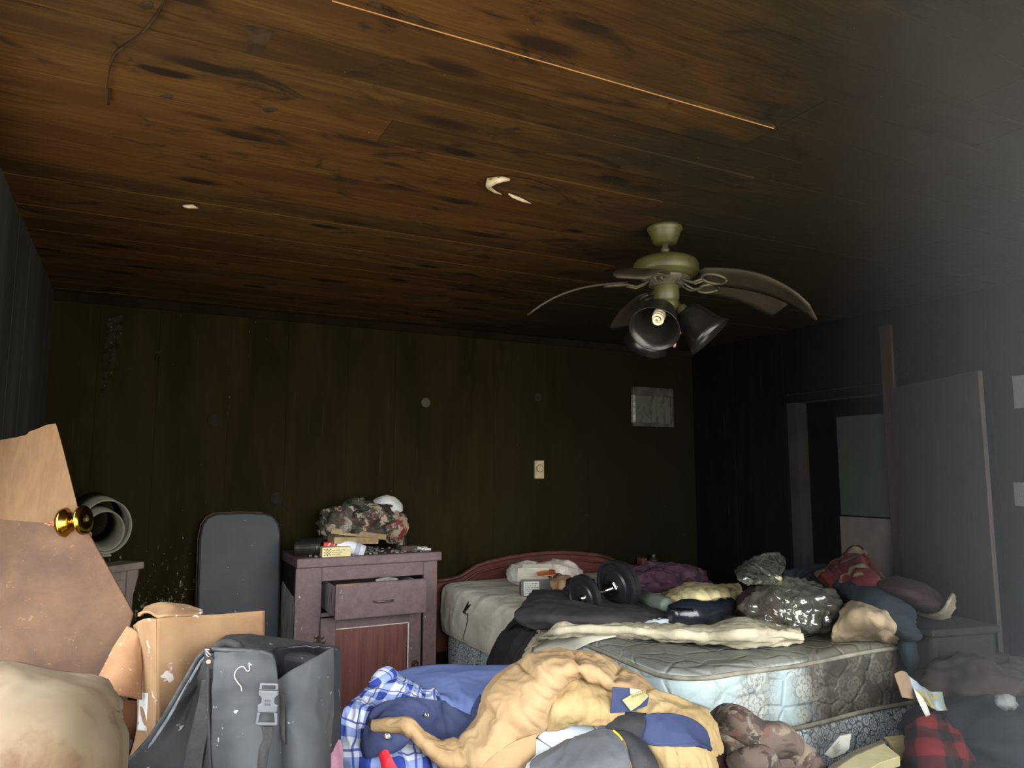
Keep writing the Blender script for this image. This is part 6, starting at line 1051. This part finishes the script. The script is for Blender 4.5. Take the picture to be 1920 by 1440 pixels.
cloth('navy_band', [[(1.2907,1.7325,0.7265),(1.3265,1.7074,0.7354),(1.3679,1.6923,0.7323),(1.4123,1.6831,0.7158),(1.446,1.6746,0.6935),(1.4635,1.6696,0.664)],[(1.2733,1.7267,0.7096),(1.3077,1.6911,0.7176),(1.3492,1.6703,0.7148),(1.3895,1.6571,0.7015),(1.4259,1.6522,0.6835),(1.456,1.6573,0.6576)],[(1.258,1.7262,0.687),(1.2969,1.6828,0.6941),(1.334,1.6525,0.6948),(1.3761,1.6376,0.6873),(1.4155,1.6367,0.6704),(1.4498,1.6443,0.6515)],[(1.2554,1.7185,0.6704),(1.2861,1.6745,0.671),(1.3254,1.643,0.6719),(1.3685,1.6209,0.6719),(1.4047,1.6206,0.6635),(1.4436,1.6314,0.6455)]], M_navy, ct, nu=56, nv=34, wr=((.004, 8, 7, 1.3), (.002, 20, 14, 1.2)), seed=137, thick=.008)
cloth('black_lining', [[(1.2046,1.7963,0.7053),(1.234,1.7789,0.723),(1.2666,1.7611,0.7318),(1.3059,1.7355,0.7305)],[(1.2015,1.7763,0.6974),(1.2236,1.7517,0.7125),(1.2546,1.7351,0.7183),(1.2885,1.7179,0.7169)],[(1.2008,1.7551,0.6899),(1.2205,1.7328,0.6963),(1.2463,1.7197,0.6963),(1.2708,1.7071,0.6963)],[(1.2011,1.7458,0.6733),(1.2206,1.7237,0.6798),(1.2437,1.7119,0.6798),(1.2591,1.704,0.6798)]], gm('black_coat_lining', hx(48, 48, 50), hx(34, 34, 36), 7, .7, fleck=(hx(150, 148, 144), 40, .7)), ct, nu=34, nv=28, wr=((.007, 14, 10, 1.3),), seed=138, thick=.008)
lb = MB().prism([(1.2127,1.7613,0.8085),(1.2549,1.7402,0.8055),(1.3046,1.7174,0.7865),(1.3009,1.7232,0.7572),(1.2611,1.7457,0.7411),(1.2101,1.7723,0.7367)], .006).obj('label_patch', M_navy, ct, bevel=.002)
tg = MB().prism([(1.2334,1.7461,0.7758),(1.2549,1.7332,0.7904),(1.2792,1.7194,0.8006),(1.2982,1.7114,0.7874),(1.2773,1.7254,0.7627),(1.2559,1.7385,0.7466)], .003).obj('care_tag', gm('yellowed_tag', hx(206, 196, 140), hx(160, 150, 96), 14, dirt=((.3, .26, .14), 12, .5, .7)), lb)
MB().prism([(1.2525,1.7367,0.8067),(1.2815,1.7225,0.8023),(1.265,1.7321,0.7935),(1.2546,1.7378,0.7906)], .003).obj('care_tag', gm('pale_tag', hx(214, 206, 170), hx(196, 188, 150), 14), lb)
ti = MB()
for a in range(5): 
    p0 = Vector((1.256,1.7301,0.784)); p1 = Vector((1.2791,1.7171,0.7927)); q = p0.lerp(p1, a / 4); ti.tube([tuple(q), tuple(q + Vector((.003, 0, .006)))], .0011, 4)
ti.obj('tag_writing', gm('faded_green_ink', hx(110, 116, 80), hx(96, 100, 70), 20), tg)
# grey plastic bin and rain jacket in front of the coat
bn_ = thing('plastic_bin', 'pale silver plastic bin half buried under the tan coat', 'bin', (1.1597,1.9357,0.2592))
M_sil = gm('silver_plastic', hx(200, 206, 210), hx(186, 192, 198), 4, .35, None, spec=.5)
MB().prism([(0.9249,1.7803,0.5626),(0.9704,1.8216,0.6188),(1.0259,1.8601,0.674),(1.067,1.8265,0.646),(0.9915,1.8159,0.6171),(0.9655,1.7689,0.5591)], .012).obj('rim_panel', M_sil, bn_, bevel=.003)
MB().prism([(1.0298,1.861,0.6759),(1.0773,1.8785,0.7061),(1.1804,1.8572,0.7058),(1.2048,1.824,0.6744),(1.0894,1.7341,0.5485),(0.9791,1.7651,0.5579),(0.9943,1.8151,0.6169),(1.0699,1.8257,0.6458)], .012).obj('lid', M_sil, bn_, bevel=.003)
MB().prism([(1.185,1.856,0.7054),(1.2637,1.8351,0.7),(1.2531,1.7828,0.6396),(1.1738,1.7104,0.5412),(1.1034,1.7302,0.5473),(1.2078,1.8232,0.6741)], .012).obj('side', M_sil, bn_, bevel=.003)
rj = thing('rain_jacket', 'dark grey rain jacket with yellow piping at the bottom edge', 'jacket', (1.1948,1.7973,0.3135))
M_rj = gm('dark_grey_nylon', hx(104, 106, 110), hx(88, 90, 94), 6, .5, None, (hx(150, 152, 154), 40, .70), spec=.4, crk=(8, .5, .02))
cloth('panel', [[(1.0649,1.8,0.6616),(1.1057,1.7702,0.6863),(1.1551,1.7539,0.7041),(1.1963,1.7332,0.7013)],[(0.9877,1.803,0.6381),(1.0603,1.7511,0.6644),(1.1312,1.7186,0.6793),(1.1998,1.6946,0.6812)],[(0.9655,1.7829,0.6195),(1.0348,1.7231,0.6331),(1.108,1.6846,0.6413),(1.1921,1.6594,0.6353)],[(0.953,1.7748,0.5592),(1.0279,1.7127,0.5681),(1.1007,1.6755,0.5681),(1.1846,1.6446,0.5637)]], M_rj, rj, nu=60, nv=44, wr=((.007, 10, 7, 1.4), (.003, 22, 16, 1.2)), seed=141, thick=.006)
cloth('side_panel', [[(1.1964,1.7308,0.702),(1.2163,1.7169,0.7045),(1.2425,1.7051,0.693)],[(1.2008,1.696,0.6833),(1.2247,1.6811,0.6868),(1.2628,1.6812,0.6672)],[(1.1927,1.6603,0.6349),(1.2246,1.648,0.6388),(1.2715,1.6485,0.6253)],[(1.1846,1.6446,0.5637),(1.2228,1.637,0.5592),(1.2728,1.6352,0.5504)]], gm('darker_grey_nylon', hx(66, 67, 70), hx(52, 53, 56), 6, .55, (.4, 30, .006)), rj, nu=30, nv=34, wr=((.006, 12, 6, 1.3),), seed=142, thick=.006)
MB().tube(cr([[(1.1906,1.7299,0.7059),(1.1935,1.7144,0.7005),(1.1959,1.6986,0.6914),(1.1966,1.6855,0.6765),(1.1935,1.6723,0.6598),(1.189,1.6551,0.6373),(1.1824,1.6402,0.6045)]][0], 40), .0048, 8).obj('yellow_piping', gm('yellow_piping', hx(222, 170, 40), hx(206, 152, 30), 10, .5), rj, smooth=True)

# camouflage jacket and papers before the bed foot
M_cj = m_camo('woodland_camo', [hx(130, 112, 100), hx(100, 86, 78), hx(138, 98, 84), hx(168, 152, 132), hx(84, 74, 68)], 10)
cj = thing('camouflage_jacket', 'brown camouflage jacket heaped before the mattress corner', 'jacket', (1.7368,1.7528,0.2682))
cloth('jacket_body', [[(1.6924,1.8892,0.6003),(1.7262,1.8904,0.6308),(1.7871,1.8833,0.6208),(1.8381,1.8618,0.5866),(1.895,1.8111,0.5798),(1.9064,1.7862,0.5531)],[(1.6451,1.8476,0.5847),(1.6684,1.8195,0.6209),(1.7127,1.7978,0.6144),(1.7793,1.7904,0.5844),(1.8643,1.7728,0.5607),(1.9074,1.7541,0.5357)],[(1.6187,1.82,0.5539),(1.6285,1.7651,0.588),(1.6637,1.7358,0.5885),(1.7388,1.7346,0.5646),(1.8437,1.73,0.5365),(1.9093,1.7219,0.5158)],[(1.6028,1.7883,0.5136),(1.6062,1.7263,0.5414),(1.6401,1.6971,0.5454),(1.7167,1.6943,0.5272),(1.8339,1.6945,0.5007),(1.9153,1.6885,0.4886)],[(1.6163,1.7973,0.3948),(1.6212,1.7352,0.4177),(1.6551,1.7059,0.4223),(1.7343,1.7012,0.4085),(1.8459,1.7039,0.3857),(1.9362,1.6935,0.372)]], M_cj, cj, nu=80, nv=60, wr=((.020, 7, 6, 1.5), (.008, 18, 16, 1.3)), seed=151, thick=.012)
softtube('sleeve', [[(1.6964,1.8609,0.6271),(1.6825,1.777,0.6312),(1.7339,1.7321,0.6013),(1.8082,1.7199,0.578),(1.8538,1.702,0.5377),(1.8592,1.6594,0.4977)]][0], [(.03, .03), (.05, .05), (.055, .05), (.05, .045), (.045, .04), (.04, .04)], M_cj, cj, n=32, nv=60, wr=((.012, 8, 12, 1.4), (.004, 20, 24, 1.2)), seed=152)
softtube('cuff', [[(1.581,1.7036,0.5534),(1.6031,1.6662,0.5795),(1.6437,1.6454,0.5795),(1.6877,1.6491,0.5534)]][0], [(.02, .03), (.035, .04), (.035, .04), (.02, .03)], M_cj, cj, n=24, nv=30, wr=((.008, 10, 12, 1.4),), seed=153)
M_pap = gm('damp_white_card', hx(196, 194, 180), hx(172, 170, 158), 10, .7)
ppc = thing('printed_card', 'white printed card propped against the box spring', 'card', (2.0147,1.6908,0.5146))
MB().prism([(1.9883,1.7266,0.517),(2.0286,1.6984,0.5737),(2.0597,1.6816,0.5804),(2.0563,1.6896,0.5336),(2.045,1.6972,0.5203),(2.01,1.7173,0.5036)], .003).obj('card', M_pap, ppc)
ln = MB()
for k in range(6):
    p0 = Vector((2.0042,1.7063,0.54)); p1 = Vector((2.0238,1.6932,0.5633)); dlt = Vector((2.0111,1.705,0.5233)) - p0
    q = p0 + dlt * k / 4; ln.tube([tuple(q), tuple(q.lerp(q + (p1 - p0), random.uniform(.5, .9)))], .0009, 4)
ln.obj('printed_lines', gm('grey_print', hx(120, 120, 112), hx(104, 104, 96), 20), ppc)
bk = thing('paper_pad', 'cream paper pad with dark curled cover before the box spring', 'pad', (2.0517,1.6149,0.5177))
MB().prism([(1.8199,1.5643,0.5534),(1.9794,1.6124,0.5522),(2.1615,1.6465,0.5496),(2.1137,1.5543,0.5457),(2.0098,1.5456,0.5478),(1.8371,1.5005,0.5495)], .03).obj('pages', gm('cream_pages', hx(206, 196, 148), hx(184, 172, 124), 7, .8), bk, bevel=.002)
MB().prism([(x, y - .0, z + .004) for x, y, z in [(1.82,1.5717,0.5538),(1.987,1.6258,0.5527),(2.1702,1.6567,0.5499),(2.1642,1.6411,0.5492),(1.9756,1.6057,0.5519),(1.8108,1.5532,0.5531)]], .045).obj('cover_edge', gm('dark_cover', hx(96, 90, 74), hx(74, 68, 56), 12), bk)
yb_ = MB().prism([(2.2576,1.7016,0.5207),(2.315,1.6714,0.5276),(2.3244,1.6745,0.4684),(2.2998,1.688,0.4615)], .03).obj('tan_card', gm('tan_card', hx(150, 136, 96), hx(124, 110, 76), 8)); tag(yb_, 'tan card corner behind the cream paper pad', 'card')

# right of the bed: torn packaging, red plaid cloth, boxes and heaps in the haze
tp = thing('torn_packaging', 'torn tan and blue food carton hanging at the bed foot corner', 'packaging', (2.3756,1.6649,0.5979))
cloth('card_inside', [[(2.2628,1.6695,0.7401),(2.2904,1.6657,0.7478),(2.316,1.6652,0.7381)],[(2.2553,1.6546,0.711),(2.2864,1.6504,0.7081),(2.3184,1.6472,0.6948)],[(2.2635,1.6442,0.6726),(2.2949,1.6404,0.6661),(2.3392,1.6417,0.6565)]], gm('bare_tan_card', hx(140, 118, 92), hx(120, 100, 76), 7), tp, nu=18, nv=20, wr=((.004, 12, 8, 1.2),), thick=.004)
m_ = Mt('printed_carton', .5); c_ = m_.ramp(m_.ns(m_.mp(m_.obj, (1, 1, 1), (0, 0, 0), (.4, .9, .2)), 14, 3, .6, .5), [(.38, hx(90, 86, 70)), (.46, hx(140, 128, 60)), (.52, hx(112, 126, 132)), (.66, hx(150, 156, 156))]); m_.col(c_)
cloth('printed_face', [[(2.316,1.6652,0.7381),(2.3298,1.6498,0.7164),(2.3756,1.6311,0.6814),(2.4332,1.6255,0.672)],[(2.3149,1.648,0.7018),(2.328,1.6319,0.6873),(2.3668,1.6158,0.6596),(2.4247,1.6111,0.6429)],[(2.3098,1.6314,0.6765),(2.3262,1.6146,0.6554),(2.3713,1.6065,0.6281),(2.4223,1.6039,0.6217)]], m_.m, tp, nu=24, nv=20, wr=((.006, 14, 10, 1.2),), seed=7, thick=.004)
cloth('white_flap', [[(2.2975,1.6286,0.7021),(2.3091,1.6191,0.6864),(2.3256,1.6135,0.6657)],[(2.3057,1.6187,0.6604),(2.3182,1.6127,0.657),(2.3311,1.6076,0.6467)],[(2.325,1.6094,0.614),(2.331,1.6059,0.6174),(2.3369,1.6024,0.6208)]], M_pap, tp, nu=12, nv=14, wr=(), thick=.003)
rpl = thing('red_plaid_cloth', 'red and black buffalo plaid cloth at the lower right', 'cloth', (2.2907,1.5898,0.2168))
cloth('cloth_fold', [[(2.3562,1.6776,0.5768),(2.3916,1.6572,0.5944),(2.4446,1.6428,0.584),(2.5038,1.6423,0.531)],[(2.2818,1.6386,0.5609),(2.2864,1.5871,0.5902),(2.3631,1.5733,0.5697),(2.4762,1.5899,0.5207)],[(2.221,1.6057,0.532),(2.2155,1.5361,0.5658),(2.2972,1.5188,0.5519),(2.4364,1.544,0.5085)],[(2.1863,1.585,0.4813),(2.1631,1.501,0.5215),(2.2474,1.482,0.5103),(2.4088,1.5187,0.4652)],[(2.1738,1.5841,0.3674),(2.17,1.5144,0.3948),(2.2614,1.4916,0.3857),(2.4022,1.515,0.3492)]], m_plaid('buffalo_plaid', hx(130, 34, 42), (.010, .008, .008), hx(52, 20, 24), .12, True), rpl, nu=60, nv=60, wr=((.014, 6, 5, 1.4), (.005, 16, 14, 1.2)), seed=161, thick=.012)
gbx = thing('storage_box', 'grey fabric storage box in the haze right of the bed', 'box', (3.45, 2.35, .3))
gcb = Vector((2.9896,1.905,0.6847))
MB().box(gcb + Vector((.03, .12, -.05)), (.32, .30, .24), RZ(-12)).obj('box_body', gm('grey_felt', hx(38, 38, 36), hx(30, 30, 28), 6), gbx, bevel=.02)
MB().box(gcb + Vector((.03, .12, .085)), (.34, .32, .03), RZ(-12)).obj('lid', gm('grey_felt_lid', hx(42, 42, 40), hx(34, 34, 32), 6), gbx, bevel=.008)
for nm, lbl, c, r, a, b, sd in (('brown_blanket', 'brown fleece blanket heap right of the bed below the storage box', (2.8475,1.763,0.5986), (.20, .18, .10), hx(66, 56, 48), hx(50, 43, 37), 171), ('grey_blanket', 'rust brown bundle behind the brown fleece at the right', (3.1227,1.7937,0.5862), (.16, .18, .08), hx(70, 58, 50), hx(54, 46, 41), 172)):
    tag(blob(nm, c, r, gm(nm + '_cloth', a, b, 7, .95), amp=.25, sc=2.4, seed=sd, n=48, fold_amp=.08), lbl, 'blanket')
bb = blob('blue_blanket', (2.7336,1.6142,0.4551), (.36, .26, .16), gm('dark_blue_cloth', hx(38, 46, 53), hx(28, 35, 41), 5, .95), amp=.2, sc=2.2, seed=173, n=60, fold_amp=.06); tag(bb, 'dark blue blanket heap in the bottom right corner', 'blanket')
wt = blob('white_ball', (2.5957,1.5116,0.6495), (.036, .03, .024), gm('smudged_white', hx(140, 142, 140), hx(118, 120, 118), 14), amp=.3, sc=3, n=20); wt.name = 'white_wad'; tag(wt, 'small white wad on the dark blue blanket', 'wad')

# ------------------------------------------------------------------ pale lens veil on the right, built as a scattering volume
# a curved wedge in plan, fanned round the camera: razor thin where it starts, thickening towards the right wall
plan_in, plan_out = [], []
for k in range(25):
    t_ = k / 24; an = math.radians(45.0 + 45.0 * t_)
    L_z = 2.3 * min(1, t_ / .44) ** 2.8 if t_ < .44 else 2.3
    r_i = 1.15 - .35 * min(1, t_ / .44); r_o = r_i + L_z
    plan_in.append((r_i * math.sin(an), r_i * math.cos(an))); plan_out.append((r_o * math.sin(an), r_o * math.cos(an)))
ring = plan_in + plan_out[::-1][:-1]
nr = len(ring)
V = [(x, y, z) for z in (.0, ZC - .02) for x, y in ring]
F = [tuple(range(nr)), tuple(range(nr, 2 * nr))[::-1]] + [(i, i + nr, (i + 1) % nr + nr, (i + 1) % nr) for i in range(nr)]
A2 = sum(ring[i][0] * ring[(i + 1) % nr][1] - ring[(i + 1) % nr][0] * ring[i][1] for i in range(nr))
if A2 > 0: F = [f[::-1] for f in F]
ho = mesh('veil_haze', V, F, m_haze())
tag(ho, 'pale grey glare veil built as haze over the right side', 'haze', kind='stuff')
